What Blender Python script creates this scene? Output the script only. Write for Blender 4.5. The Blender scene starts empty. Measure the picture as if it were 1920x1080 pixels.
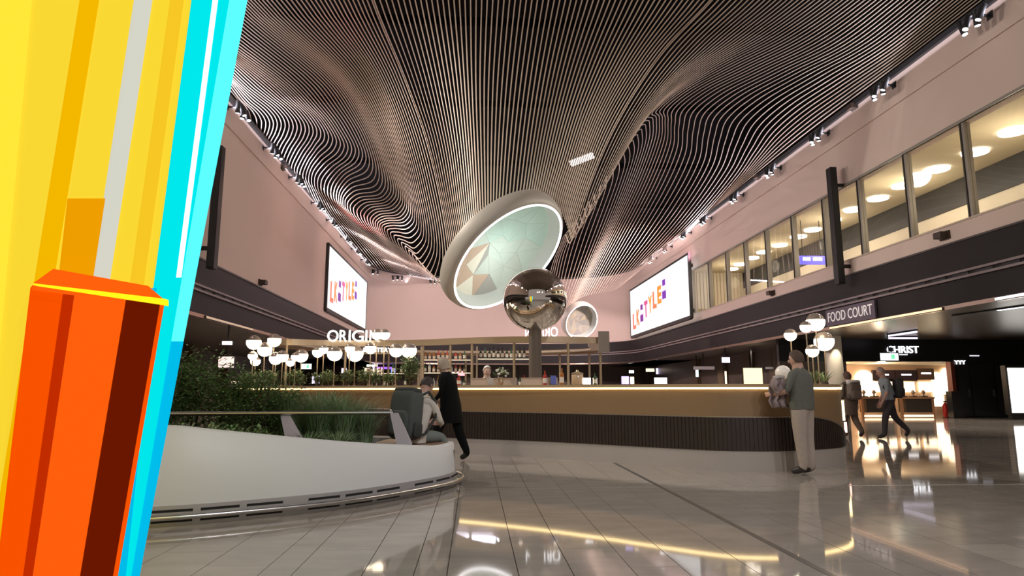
import bpy, bmesh, math, random
from mathutils import Vector, Matrix
rnd = random.Random(7)
SC = bpy.context.scene
COL = SC.collection
PI = math.pi

# ------------------------------------------------------------------ camera
CAMH, FPX = 1.16, 1230.0
PITCH = math.atan(192 / FPX)
YAW = math.atan(70 / math.hypot(FPX, 192))
FW = Vector((math.sin(YAW) * math.cos(PITCH), math.cos(YAW) * math.cos(PITCH), math.sin(PITCH)))
RT = Vector((math.cos(YAW), -math.sin(YAW), 0))
UP = RT.cross(FW)
cam_data = bpy.data.cameras.new('camera')
cam_data.sensor_width = 36
cam_data.lens = 36 * FPX / 1920
cam_data.clip_end = 300
cam = bpy.data.objects.new('camera', cam_data)
COL.objects.link(cam)
m = Matrix((RT, UP, -FW)).transposed().to_4x4()
m.translation = (0, 0, CAMH)
cam.matrix_world = m
SC.camera = cam


def at(px, py, x=None, y=None, z=None):
    """point of the hall seen at a pixel, at a known plane"""
    d = FW + RT * ((px - 960) / FPX) + UP * ((540 - py) / FPX)
    t = y / d.y if y is not None else (x / d.x if x is not None else (z - CAMH) / d.z)
    return Vector((0, 0, CAMH)) + d * t


# ------------------------------------------------------------------ world, lights, exposure
W = bpy.data.worlds.new('hall_ambient')
SC.world = W
W.use_nodes = True
W.node_tree.nodes['Background'].inputs[0].default_value = (1.0, 0.86, 0.78, 1)
W.node_tree.nodes['Background'].inputs[1].default_value = 0.30
SC.view_settings.view_transform = 'Standard'
SC.view_settings.look = 'None'
SC.view_settings.gamma = 1
SC.view_settings.use_curve_mapping = False
SC.view_settings.exposure = 0.0
SC.cycles.max_bounces = 6
SC.cycles.use_denoising = True


def area(name, loc, target, sx, sy, power, color=(1, 1, 1), spread=None, long_axis=None):
    l = bpy.data.lights.new(name, 'AREA')
    l.shape = 'RECTANGLE'
    l.size, l.size_y, l.energy, l.color = sx, sy, power, color
    if spread: l.spread = spread
    o = bpy.data.objects.new(name, l)
    COL.objects.link(o)
    o.location = loc
    z = (Vector(loc) - Vector(target)).normalized()
    if long_axis is None:
        o.rotation_euler = (-z).to_track_quat('-Z', 'Y').to_euler()
    else:
        y = Vector(long_axis); y = (y - z * y.dot(z)).normalized()
        o.rotation_euler = Matrix((y.cross(z), y, z)).transposed().to_euler()
    return o


def spot(name, loc, target, power, color, angle, blend=.6, r=.15):
    l = bpy.data.lights.new(name, 'SPOT')
    l.energy, l.color, l.spot_size, l.spot_blend, l.shadow_soft_size = power, color, angle, blend, r
    o = bpy.data.objects.new(name, l)
    COL.objects.link(o)
    o.location = loc
    o.rotation_euler = (Vector(target) - Vector(loc)).to_track_quat('-Z', 'Y').to_euler()
    return o


WARM, PINK, LILAC = (1, .92, .80), (1, .80, .80), (.86, .84, 1)
# spots in order: wall clusters, end wall, then added fill behind the viewer
# spots of the wall clusters, thrown across the hall on the opposite walls and the floor
for Y, p in ((2, 350), (8, 1500), (14, 2400), (20, 2300), (27, 3800), (35, 5200), (43, 5200)):
    spot('cluster_light', (-7.2, Y, 9.3), (9, Y + 1, 1.5), p * (1.3 if Y > 12 else .6), PINK if Y > 25 else WARM, 1.75, 1, .2)
    spot('cluster_light', (11.6, Y, 9.3), (-5, Y + 1, 1.5), p * (.38 if Y < 33 else .5), PINK if Y > 25 else WARM, 1.75, 1, .2)
spot('back_wall_light', (-6.5, 33, 7.6), (5, 54, 6), 8500, PINK, 1.5, 1, .3)
spot('back_wall_light', (11, 31, 7.6), (-1, 54, 6), 8500, PINK, 1.5, 1, .3)
for x, tx, p in ((4.6, -2.5, 1900), (2.5, 1.5, 500), (8, 6, 800)):
    spot('front_fill', (x, -3.5, 8.5), (tx, 9, 0), p * 1.15, (.97, .97, 1), 1.2, 1, .15)  # added fill from behind the viewer, no fixtures there
# uplight strips in the lip under the slats
for x, tx, q in ((-7.75, -6.3, 2.2), (12.15, 10.8, 1.6)):
    area('lip_uplight', (x, 22, 10.0), (tx, 22, 11.6), .12, 22, 170 * q, LILAC, None, (0, 1, 0))
    area('lip_uplight', (x, 40, 10.0), (tx, 40, 11.6), .12, 14, 170 * q, LILAC, None, (0, 1, 0))
area('lip_uplight', (-2.5, 52.8, 10.0), (-2.5, 49.5, 12.0), .12, 9, 200, LILAC, None, (1, .15, 0))
for Y in (21, 25, 29.5, 34, 39, 44):
    spot('slat_light', (-7.3, Y, 8.9), (-6.0, Y + 1.5, 10.6), 300, LILAC, 1.45, 1, .06)
for Y in (15, 21, 27, 33, 40):
    spot('slat_light', (11.8, Y, 8.9), (10.6, Y + 1.5, 10.6), 170, LILAC, 1.4, 1, .06)
spot('red_light', (-7.3, 33, 7.6), (-4.8, 27, 8.7), 1500, (1, .14, .16), .62, 1, .1)
spot('rose_light', (11.8, 34, 8.6), (10.4, 44, 9.8), 900, (1, .45, .55), 1.0, 1, .1)


# ------------------------------------------------------------------ materials
MATS = {}


def mat(name, col, rough=.5, metal=0., emit=None, es=0., noise=0., nscale=6., coat=0., alpha=1., bump=0.):
    if name in MATS: return MATS[name]
    M = bpy.data.materials.new(name)
    M.use_nodes = True
    nt = M.node_tree
    b = nt.nodes['Principled BSDF']
    b.inputs['Base Color'].default_value = (*col, 1)
    b.inputs['Roughness'].default_value = rough
    b.inputs['Metallic'].default_value = metal
    if coat:
        b.inputs['Coat Weight'].default_value = coat
        b.inputs['Coat Roughness'].default_value = .05
    if emit:
        b.inputs['Emission Color'].default_value = (*emit, 1)
        b.inputs['Emission Strength'].default_value = es
    if noise or bump:
        tc = nt.nodes.new('ShaderNodeTexCoord')
        n = nt.nodes.new('ShaderNodeTexNoise')
        n.inputs['Scale'].default_value = nscale
        n.inputs['Detail'].default_value = 5
        nt.links.new(tc.outputs['Object'], n.inputs['Vector'])
        if noise:
            r = nt.nodes.new('ShaderNodeMix')
            r.data_type = 'RGBA'
            r.inputs['A'].default_value = (*[c * (1 - noise) for c in col], 1)
            r.inputs['B'].default_value = (*[min(1, c * (1 + noise)) for c in col], 1)
            nt.links.new(n.outputs['Fac'], r.inputs['Factor'])
            nt.links.new(r.outputs['Result'], b.inputs['Base Color'])
        if bump:
            bp = nt.nodes.new('ShaderNodeBump')
            bp.inputs['Strength'].default_value = bump
            bp.inputs['Distance'].default_value = .02
            nt.links.new(n.outputs['Fac'], bp.inputs['Height'])
            nt.links.new(bp.outputs['Normal'], b.inputs['Normal'])
    MATS[name] = M
    return M


def stone_mat(name, cols, rough):
    M = bpy.data.materials.new(name)
    M.use_nodes = True
    nt = M.node_tree
    b = nt.nodes['Principled BSDF']
    g = nt.nodes.new('ShaderNodeNewGeometry')
    ramp = nt.nodes.new('ShaderNodeValToRGB')
    ramp.color_ramp.interpolation = 'LINEAR'
    els = ramp.color_ramp.elements
    while len(els) < len(cols): els.new(.5)
    for i, c in enumerate(cols):
        els[i].position = i / (len(cols) - 1)
        els[i].color = (*c, 1)
    nt.links.new(g.outputs['Random Per Island'], ramp.inputs['Fac'])
    n = nt.nodes.new('ShaderNodeTexNoise')
    n.inputs['Scale'].default_value = 2.2
    n.inputs['Detail'].default_value = 7
    mp = nt.nodes.new('ShaderNodeMapping')
    mp.inputs['Scale'].default_value = (1, 2.2, 1)
    tc = nt.nodes.new('ShaderNodeNewGeometry')
    nt.links.new(tc.outputs['Position'], mp.inputs['Vector'])
    nt.links.new(mp.outputs['Vector'], n.inputs['Vector'])
    mx = nt.nodes.new('ShaderNodeMix')
    mx.data_type = 'RGBA'
    mx.blend_type = 'MULTIPLY'
    mr = nt.nodes.new('ShaderNodeMapRange')
    mr.inputs['To Min'].default_value = .72
    mr.inputs['To Max'].default_value = 1.25
    nt.links.new(n.outputs['Fac'], mr.inputs['Value'])
    mx.inputs['Factor'].default_value = 1
    nt.links.new(ramp.outputs['Color'], mx.inputs['A'])
    nt.links.new(mr.outputs['Result'], mx.inputs['B'])
    nt.links.new(mx.outputs['Result'], b.inputs['Base Color'])
    b.inputs['Roughness'].default_value = rough
    b.inputs['IOR'].default_value = 1.6
    return M


def glass_mat(name, tint=(1, 1, 1), gl=.9):
    M = bpy.data.materials.new(name)
    M.use_nodes = True
    nt = M.node_tree
    nt.nodes.clear()
    out = nt.nodes.new('ShaderNodeOutputMaterial')
    t = nt.nodes.new('ShaderNodeBsdfTransparent')
    t.inputs[0].default_value = (*tint, 1)
    g = nt.nodes.new('ShaderNodeBsdfGlossy')
    g.inputs['Roughness'].default_value = .02
    f = nt.nodes.new('ShaderNodeMath')
    f.operation = 'MULTIPLY_ADD'
    lw = nt.nodes.new('ShaderNodeLayerWeight')
    lw.inputs[0].default_value = .12
    nt.links.new(lw.outputs['Fresnel'], f.inputs[0])
    f.inputs[1].default_value = .12
    f.inputs[2].default_value = .02
    mx = nt.nodes.new('ShaderNodeMixShader')
    nt.links.new(f.outputs[0], mx.inputs[0])
    nt.links.new(t.outputs[0], mx.inputs[1])
    nt.links.new(g.outputs[0], mx.inputs[2])
    nt.links.new(mx.outputs[0], out.inputs[0])
    return M


# ------------------------------------------------------------------ mesh helpers (world coordinates)
class MB:
    def __init__(s):
        s.v, s.f, s.mi, s.cur = [], [], [], 0
        s.smooth = False

    def add(s, vs, fs):
        o = len(s.v)
        s.v += [tuple(p) for p in vs]
        s.f += [tuple(i + o for i in f) for f in fs]
        s.mi += [s.cur] * len(fs)
        return s

    def box(s, x0, x1, y0, y1, z0, z1):
        vs = [(x, y, z) for z in (z0, z1) for y in (y0, y1) for x in (x0, x1)]
        return s.add(vs, [(0, 2, 3, 1), (4, 5, 7, 6), (0, 1, 5, 4), (2, 6, 7, 3), (0, 4, 6, 2), (1, 3, 7, 5)])

    def obox(s, c, sx, sy, sz, ax=(1, 0, 0), az=(0, 0, 1)):
        ax = Vector(ax).normalized(); az = Vector(az).normalized()
        ay = az.cross(ax).normalized(); az = ax.cross(ay)
        c = Vector(c)
        vs = [c + ax * (a * sx / 2) + ay * (b * sy / 2) + az * (d * sz / 2) for d in (-1, 1) for b in (-1, 1) for a in (-1, 1)]
        return s.add(vs, [(0, 2, 3, 1), (4, 5, 7, 6), (0, 1, 5, 4), (2, 6, 7, 3), (0, 4, 6, 2), (1, 3, 7, 5)])

    def tube(s, pts, r, n=10, closed=False, caps=True):
        pts = [Vector(p) for p in pts]
        rs = r if isinstance(r, (list, tuple)) else [r] * len(pts)
        N = len(pts)
        vs, fs = [], []
        prev = None
        for i, p in enumerate(pts):
            a = pts[(i - 1) % N] if (closed or i > 0) else p
            b = pts[(i + 1) % N] if (closed or i < N - 1) else p
            t = (b - a).normalized()
            if prev is None:
                u = t.cross(Vector((0, 0, 1)))
                if u.length < 1e-3: u = t.cross(Vector((1, 0, 0)))
            else:
                u = prev - t * prev.dot(t)
            u.normalize(); prev = u
            w = t.cross(u)
            for k in range(n):
                an = 2 * PI * k / n
                vs.append(p + u * (math.cos(an) * rs[i]) + w * (math.sin(an) * rs[i]))
        for i in range(N if closed else N - 1):
            j = (i + 1) % N
            for k in range(n):
                q = (k + 1) % n
                fs.append((i * n + k, i * n + q, j * n + q, j * n + k))
        if caps and not closed:
            fs.append(tuple(range(n - 1, -1, -1)))
            fs.append(tuple((N - 1) * n + k for k in range(n)))
        return s.add(vs, fs)

    def lathe(s, prof, c=(0, 0, 0), n=20, axis=None, sx=1, sy=1, caps=True):
        """prof: (radius, height) list; axis: direction of height"""
        c = Vector(c)
        a = Vector(axis).normalized() if axis is not None else Vector((0, 0, 1))
        if axis is None:
            u, w = Vector((1, 0, 0)), Vector((0, 1, 0))
        else:
            u = a.cross(Vector((0, 0, 1)))
            if u.length < 1e-3: u = Vector((1, 0, 0))
            u.normalize(); w = a.cross(u)
        vs, fs = [], []
        for r, h in prof:
            for k in range(n):
                an = 2 * PI * k / n
                vs.append(c + u * (math.cos(an) * r * sx) + w * (math.sin(an) * r * sy) + a * h)
        for i in range(len(prof) - 1):
            for k in range(n):
                q = (k + 1) % n
                fs.append((i * n + k, i * n + q, (i + 1) * n + q, (i + 1) * n + k))
        if caps and prof[0][0] > 1e-4: fs.append(tuple(range(n - 1, -1, -1)))
        if caps and prof[-1][0] > 1e-4: fs.append(tuple((len(prof) - 1) * n + k for k in range(n)))
        return s.add(vs, fs)

    def ball(s, c, r, n=16, m=10, z0=-1., z1=1., sc=(1, 1, 1)):
        """sphere band between relative heights z0..z1"""
        t0, t1 = math.asin(max(-1, z0)), math.asin(min(1, z1))
        prof = [(max(1e-5, r * math.cos(t0 + (t1 - t0) * i / m)), r * math.sin(t0 + (t1 - t0) * i / m)) for i in range(m + 1)]
        o = len(s.v)
        s.lathe(prof, (0, 0, 0), n)
        for i in range(o, len(s.v)):
            x, y, z = s.v[i]
            s.v[i] = (c[0] + x * sc[0], c[1] + y * sc[1], c[2] + z * sc[2])
        return s

    def prism(s, poly, z0, z1):
        n = len(poly)
        vs = [(p[0], p[1], z0) for p in poly] + [(p[0], p[1], z1) for p in poly]
        fs = [tuple(range(n - 1, -1, -1)), tuple(range(n, 2 * n))]
        fs += [(i, (i + 1) % n, n + (i + 1) % n, n + i) for i in range(n)]
        return s.add(vs, fs)

    def sweep(s, path, prof, closed=False):
        """profile of (offset to the right of travel, z) swept along a plan path of (x,y); closed profile"""
        N, K = len(path), len(prof)
        vs, fs = [], []
        for i, p in enumerate(path):
            a = path[(i - 1) % N] if (closed or i > 0) else p
            b = path[(i + 1) % N] if (closed or i < N - 1) else p
            t = Vector((b[0] - a[0], b[1] - a[1])).normalized()
            nx, ny = t.y, -t.x
            for q in prof:
                o, z = (q(i) if callable(q) else q)
                vs.append((p[0] + nx * o, p[1] + ny * o, z))
        for i in range(N if closed else N - 1):
            j = (i + 1) % N
            for k in range(K):
                l = (k + 1) % K
                fs.append((i * K + k, j * K + k, j * K + l, i * K + l))
        if not closed:
            fs.append(tuple(range(K)))
            fs.append(tuple((N - 1) * K + k for k in range(K - 1, -1, -1)))
        return s.add(vs, fs)

    def quad(s, a, b, c, d):
        return s.add([a, b, c, d], [(0, 1, 2, 3)])


def root_loc(o):
    while o.parent is not None: o = o.parent
    return Vector(o.location)


def obj(name, mb, mats, parent=None, smooth=False, loc=None, fix=True):
    me = bpy.data.meshes.new(name)
    off = root_loc(parent) if parent is not None else (Vector(loc) if loc is not None else Vector((0, 0, 0)))
    me.from_pydata([(v[0] - off.x, v[1] - off.y, v[2] - off.z) for v in mb.v], [], mb.f)
    ml = mats if isinstance(mats, (list, tuple)) else [mats]
    for q in ml: me.materials.append(q)
    if len(ml) > 1:
        me.polygons.foreach_set('material_index', mb.mi)
    if fix:
        bm = bmesh.new(); bm.from_mesh(me)
        bmesh.ops.recalc_face_normals(bm, faces=bm.faces)
        bm.to_mesh(me); bm.free()
    if smooth:
        me.polygons.foreach_set('use_smooth', [True] * len(me.polygons))
        try: me.set_sharp_from_angle(angle=.9)
        except Exception: pass
    o = bpy.data.objects.new(name, me)
    COL.objects.link(o)
    if parent is not None: o.parent = parent
    elif loc is not None: o.location = off
    return o


def thing(name, label, cat, loc=(0, 0, 0), group=None):
    o = bpy.data.objects.new(name, None)
    o.empty_display_size = .1
    COL.objects.link(o)
    o.location = loc
    return tag(o, label, cat, group)


def tag(o, label, cat, group=None, kind=None):
    o['label'] = label; o['category'] = cat
    if group: o['group'] = group
    if kind: o['kind'] = kind
    return o


def struct(name, mb, mats, parent=None, smooth=False):
    o = obj(name, mb, mats, parent, smooth)
    if parent is None: o['kind'] = 'structure'
    return o


def sempty(name):
    o = bpy.data.objects.new(name, None)
    o.empty_display_size = .1
    COL.objects.link(o)
    o['kind'] = 'structure'
    return o


def dup(root, loc, rz=None, label=None, group=None, scale=None):
    r = root.copy(); COL.objects.link(r); r.location = loc
    if rz is not None: r.rotation_euler = (0, 0, rz)
    if label: r['label'] = label
    if group: r['group'] = group
    if scale: r.scale = (scale,) * 3
    for ch in list(root.children):
        c = ch.copy(); COL.objects.link(c); c.parent = r
        for g in ch.children:
            d = g.copy(); COL.objects.link(d); d.parent = c
    return r


def text_mesh(txt, size, depth, bold=0.):
    cu = bpy.data.curves.new('lettering', 'FONT')
    cu.body = txt; cu.size = size; cu.extrude = depth; cu.offset = bold
    cu.resolution_u = 4
    to = bpy.data.objects.new('lettering', cu)
    COL.objects.link(to)
    bpy.context.view_layer.update()
    me = bpy.data.meshes.new_from_object(to.evaluated_get(bpy.context.evaluated_depsgraph_get()))
    bpy.data.objects.remove(to); bpy.data.curves.remove(cu)
    return me


def text(name, txt, p0, p1, height, depth, m_, parent, up=Vector((0, 0, 1)), bold=0.):
    """lettering whose baseline runs from p0 to p1 (world), scaled to that width and to the given cap height"""
    me = text_mesh(txt, 1, .5, bold)
    xs = [v.co.x for v in me.vertices]; ys = [v.co.y for v in me.vertices]
    x0, x1, y0, y1 = min(xs), max(xs), min(ys), max(ys)
    p0, p1 = Vector(p0), Vector(p1)
    dx = p1 - p0
    nrm = dx.normalized().cross(up)
    off = root_loc(parent)
    for v in me.vertices:
        a = (v.co.x - x0) / (x1 - x0); b = (v.co.y - y0) / (y1 - y0)
        v.co = p0 + dx * a + up * (b * height) + nrm * (v.co.z * depth) - off
    me.name = name
    me.materials.clear(); me.materials.append(m_)
    o = bpy.data.objects.new(name, me); COL.objects.link(o); o.parent = parent
    return o


def crom_chord(pts, per):
    """spline through knots with chord-length tangents, the same number of samples on each segment"""
    P = [Vector(p) for p in pts]
    K = len(P)
    T = [0.]
    for a, b in zip(P, P[1:]): T.append(T[-1] + max(.05, (b - a).length) ** .75)
    tg = []
    for i in range(K):
        if i == 0: tg.append((P[1] - P[0]) / (T[1] - T[0]))
        elif i == K - 1: tg.append((P[-1] - P[-2]) / (T[-1] - T[-2]))
        else:
            h0, h1 = T[i] - T[i - 1], T[i + 1] - T[i]
            tg.append(((P[i] - P[i - 1]) / h0 * h1 + (P[i + 1] - P[i]) / h1 * h0) / (h0 + h1))
    out = []
    for k in range(K - 1):
        h = T[k + 1] - T[k]
        for j in range(per if k < K - 2 else per + 1):
            f = j / per
            out.append(P[k] * (2 * f ** 3 - 3 * f * f + 1) + tg[k] * (h * (f ** 3 - 2 * f * f + f)) + P[k + 1] * (-2 * f ** 3 + 3 * f * f) + tg[k + 1] * (h * (f ** 3 - f * f)))
    return out


def crom(pts, n, closed=False):
    """Catmull-Rom through points of any dimension, n samples in all"""
    P = [Vector(p) for p in pts]
    K = len(P)
    segs = K if closed else K - 1
    out = []
    for i in range(n):
        t = i * segs / n if closed else i * segs / (n - 1)
        k = min(int(t), segs - 1); f = t - k
        if closed:
            p0, p1, p2, p3 = P[(k - 1) % K], P[k % K], P[(k + 1) % K], P[(k + 2) % K]
        else:
            p1, p2 = P[k], P[k + 1]
            p0 = P[k - 1] if k else p1 * 2 - p2
            p3 = P[k + 2] if k + 2 < K else p2 * 2 - p1
        out.append(.5 * ((2 * p1) + (p2 - p0) * f + (2 * p0 - 5 * p1 + 4 * p2 - p3) * f * f + (3 * p1 - p0 - 3 * p2 + p3) * f ** 3))
    return out


M_wall = mat('pink_plaster', (.62, .49, .43), .75, noise=.03, nscale=.4)
M_dark = mat('charcoal_panel', (.022, .018, .0185), .5)
M_black = mat('black_metal', (.012, .012, .013), .45)
M_void = mat('dark_plenum', (.006, .005, .005), .95)
M_slat = mat('pale_slat', (.64, .51, .42), .5)
M_white = mat('white_lacquer', (.66, .63, .60), .4)
M_steel = mat('brushed_steel', (.55, .53, .52), .28, 1.)
M_brass = mat('champagne_brass', (.50, .37, .24), .38, .6)
M_void.node_tree.nodes['Principled BSDF'].inputs['Specular IOR Level'].default_value = .05
M_dark.node_tree.nodes['Principled BSDF'].inputs['Specular IOR Level'].default_value = .2
M_cream = mat('cream_paint', (.70, .62, .46), .7)
M_glow = mat('warm_white_glow', (1, .9, .75), .5, emit=(1, .86, .66), es=6)
M_glow2 = mat('white_glow', (1, 1, 1), .5, emit=(1, .97, 1), es=3)
M_soft = mat('soft_glow', (1, .9, .8), .5, emit=(1, .78, .55), es=1.5)
M_glass = glass_mat('clear_glass')
# ------------------------------------------------------------------ floor of mixed-width stone planks
XL, XR = -8.0, 12.4
M_tile = stone_mat('polished_limestone', [(.40, .35, .305), (.47, .42, .365), (.35, .31, .275), (.52, .465, .40)], .05)
M_grout = mat('floor_grout', (.12, .10, .09), .7)
floor = struct('floor', MB().box(-17, 27, -6, 62, -.12, -.012), M_grout)
cols_x = [-1.365, -1.153, -.707, -.379, -.167, .29, .64, 1.04, 1.38, 1.83, 2.245, 2.295]
r2 = random.Random(3)
while cols_x[-1] < 16: cols_x.append(cols_x[-1] + r2.choice([.33, .42, .45, .36, .24]))
while cols_x[0] > -9: cols_x.insert(0, cols_x[0] - r2.choice([.33, .42, .45, .21, .36]))
tiles = []
for a, b in zip(cols_x, cols_x[1:]):
    y = 1.0 + r2.random() * 1.2
    if b - a < .06: continue
    while y < 30:
        y1 = y + r2.choice([.9, 1.2, 1.2, 1.5])
        if y < 8.1 < y1: y1 = 8.1
        tiles.append((a, b, y + (.02 if abs(y - 8.1) < .01 else 0), y1)); y = y1
def seen(t):
    X, Y = (t[0] + t[1]) / 2, (t[2] + t[3]) / 2
    v = Vector((X, Y, -CAMH)); c = v.dot(FW)
    if c < .5: return False
    px, py = 960 + FPX * v.dot(RT) / c, 540 - FPX * v.dot(UP) / c
    if not (200 < px < 1990 and py < 1160): return False
    if X < 0 and Y > 5.6 and Y > 6 + (X + 2.8) * .9 and X < -.3: return False
    return not (X < 6.3 and Y > 12.6 - max(0, X) * .62)
vis = sorted([t for t in tiles if seen(t)], key=lambda t: t[2])[:290]
vs_ = set(vis)
g = .003
def tile_box(mb, t):
    return mb.box(t[0] + g, t[1] - g, t[2] + g, t[3] - g, -.02, 0)
for t in vis: obj('tile', tile_box(MB(), t), M_tile, floor, fix=False)
far = MB()
for t in tiles:
    if t not in vs_: tile_box(far, t)
for k in range(30):
    far.box(-17 + k * 1.5, -17 + k * 1.5 + 1.494, 30.1, 61, -.02, 0)
for k in range(11): far.box(16.3 + k, 17.29 + k, -5, 30, -.02, 0)
for k in range(5): far.box(-16.9 + k * 1.5, -16.9 + k * 1.5 + 1.49, -5, 30, -.02, 0)
far.box(-9, 16, -5, 1.0, -.02, 0)
o = obj('tile_field', far, M_tile, floor, fix=False); o['kind'] = 'stuff'
obj('joint_strip', MB().box(2.245, 2.295, -5, 30, -.02, .001), mat('dark_joint', (.09, .085, .085), .35), floor)
obj('metal_joint', MB().box(4.6, 16, 8.103, 8.118, -.02, .002), mat('joint_metal', (.75, .7, .66), .3, .5), floor)

# ------------------------------------------------------------------ hall walls
Z0, Z1, ZF = 4.98, 10.45, 3.35
def arc(n=60, y0=47.0, ry=7.4, e=2.6, grow=0):
    out = []
    for i in range(n + 1):
        a = PI - PI * i / n
        c, s_ = math.cos(a), math.sin(a)
        out.append((2.2 + (10.2 + grow) * math.copysign(abs(c) ** (2 / e), c), y0 + (ry + grow) * abs(s_) ** (2 / e)))
    return out
ARC = arc()
def ring_path(y_near=-4):
    return [(XL, y_near), (XL, 10), (XL, 25), (XL, 38)] + ARC + [(XR, 38), (XR, 25), (XR, 10), (XR, y_near)]
PATH = ring_path()
# travel: up the left side, round the end, down the right; outside = left of travel (negative offset)
struct('wall_left', MB().box(XL - .3, XL, -4, 47, Z0, Z1), M_wall)
struct('wall_back', MB().sweep(ARC, [(0, Z0), (0, Z1), (-.3, Z1), (-.3, Z0)]), M_wall, smooth=True)
WB, WT = 5.47, 7.95
wy1 = 36.7
wr = MB().box(XR, XR + .3, -4, 47, WT, Z1).box(XR, XR + .3, -4, 47, Z0, WB).box(XR, XR + .3, wy1, 47, WB, WT)
struct('wall_right', wr, M_wall)
struct('trim_1', MB().sweep(PATH, [(0, 9.52), (.05, 9.52), (.05, 9.56), (.03, Z1 - .1), (0, Z1 - .1)]), M_wall)
struct('trim_2', MB().sweep(PATH, [(-.02, Z1 - .1), (.13, Z1 - .1), (.13, Z1 + .06), (-.02, Z1 + .06)]), M_black)
struct('wall_upper', MB().sweep(PATH, [(-.31, Z1), (-.35, Z1), (-.35, 13.6), (-.31, 13.6)]), M_void)
struct('trim_3', MB().sweep(PATH, [(-.05, Z0 - .05), (.03, Z0 - .05), (.03, Z0), (-.05, Z0)]), mat('ledge_dark', (.06, .045, .04), .4))
fas = sempty('trim_4')
obj('fascia_panel', MB().sweep(PATH, [(-.3, ZF), (0, ZF), (0, Z0 - .04), (-.3, Z0 - .04)]), M_dark, fas)
M_rail = mat('track_profile', (.24, .19, .19), .4)
for zz in (3.98, 4.13):
    obj('track_rail', MB().sweep(PATH, [(-.02, zz), (.07, zz), (.07, zz + .06), (-.02, zz + .06)]), M_rail, fas)
sl = MB()
for side, x in ((1, XL + .005), (-1, XR - .005)):
    y = 6
    while y < 44:
        sl.box(min(x, x + side * .012), max(x, x + side * .012), y, y + .55, 4.05, 4.125); y += .8
o = obj('track_insert', sl, M_black, fas); o['kind'] = 'stuff'
M_lipmetal = mat('bronze_edge', (.42, .30, .24), .22, .9)
obj('fascia_edge', MB().sweep(PATH, [(-.04, ZF - .1), (.06, ZF - .1), (.06, ZF), (-.04, ZF)]), M_lipmetal, fas)

M_soffit = mat('soffit_brown', (.065, .055, .048), .3)
struct('ceiling_left', MB().box(-17, XL - .3, -6, 62, ZF - .02, ZF + .1), M_soffit)
struct('ceiling_right', MB().box(XR + .3, 27, -6, 62, ZF - .02, ZF + .1), M_soffit)
struct('ceiling_back', MB().sweep(arc(), [(-.3, ZF - .02), (-.3, ZF + .1), (-14, ZF + .1), (-14, ZF - .02)]), M_soffit)
struct('ceiling_plenum', MB().box(-9, 13.5, -6, 57, 13.6, 13.8), M_void)
M_ground = mat('dark_shopfront', (.10, .075, .062), .4, noise=.2, nscale=.6)
struct('wall_ground_left', MB().box(-15.3, -15, -6, 62, 0, ZF), M_ground)
struct('wall_ground_back', MB().box(-15, 27, 60, 60.3, 0, ZF), M_ground)
struct('wall_ground_right', MB().box(16, 16.3, 31.5, 62, 0, ZF).box(26, 26.3, -6, 28, 0, ZF), M_ground)

# ceiling duct beams and rails above the slats
for k, (yy, zz) in enumerate(((14, 12.9), (19.5, 12.7), (26, 12.9), (33, 12.8), (41, 12.9))):
    struct('trim_%d' % (5 + k), MB().box(-8.2, 12.6, yy, yy + .25, zz, zz + .3), M_void)

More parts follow.
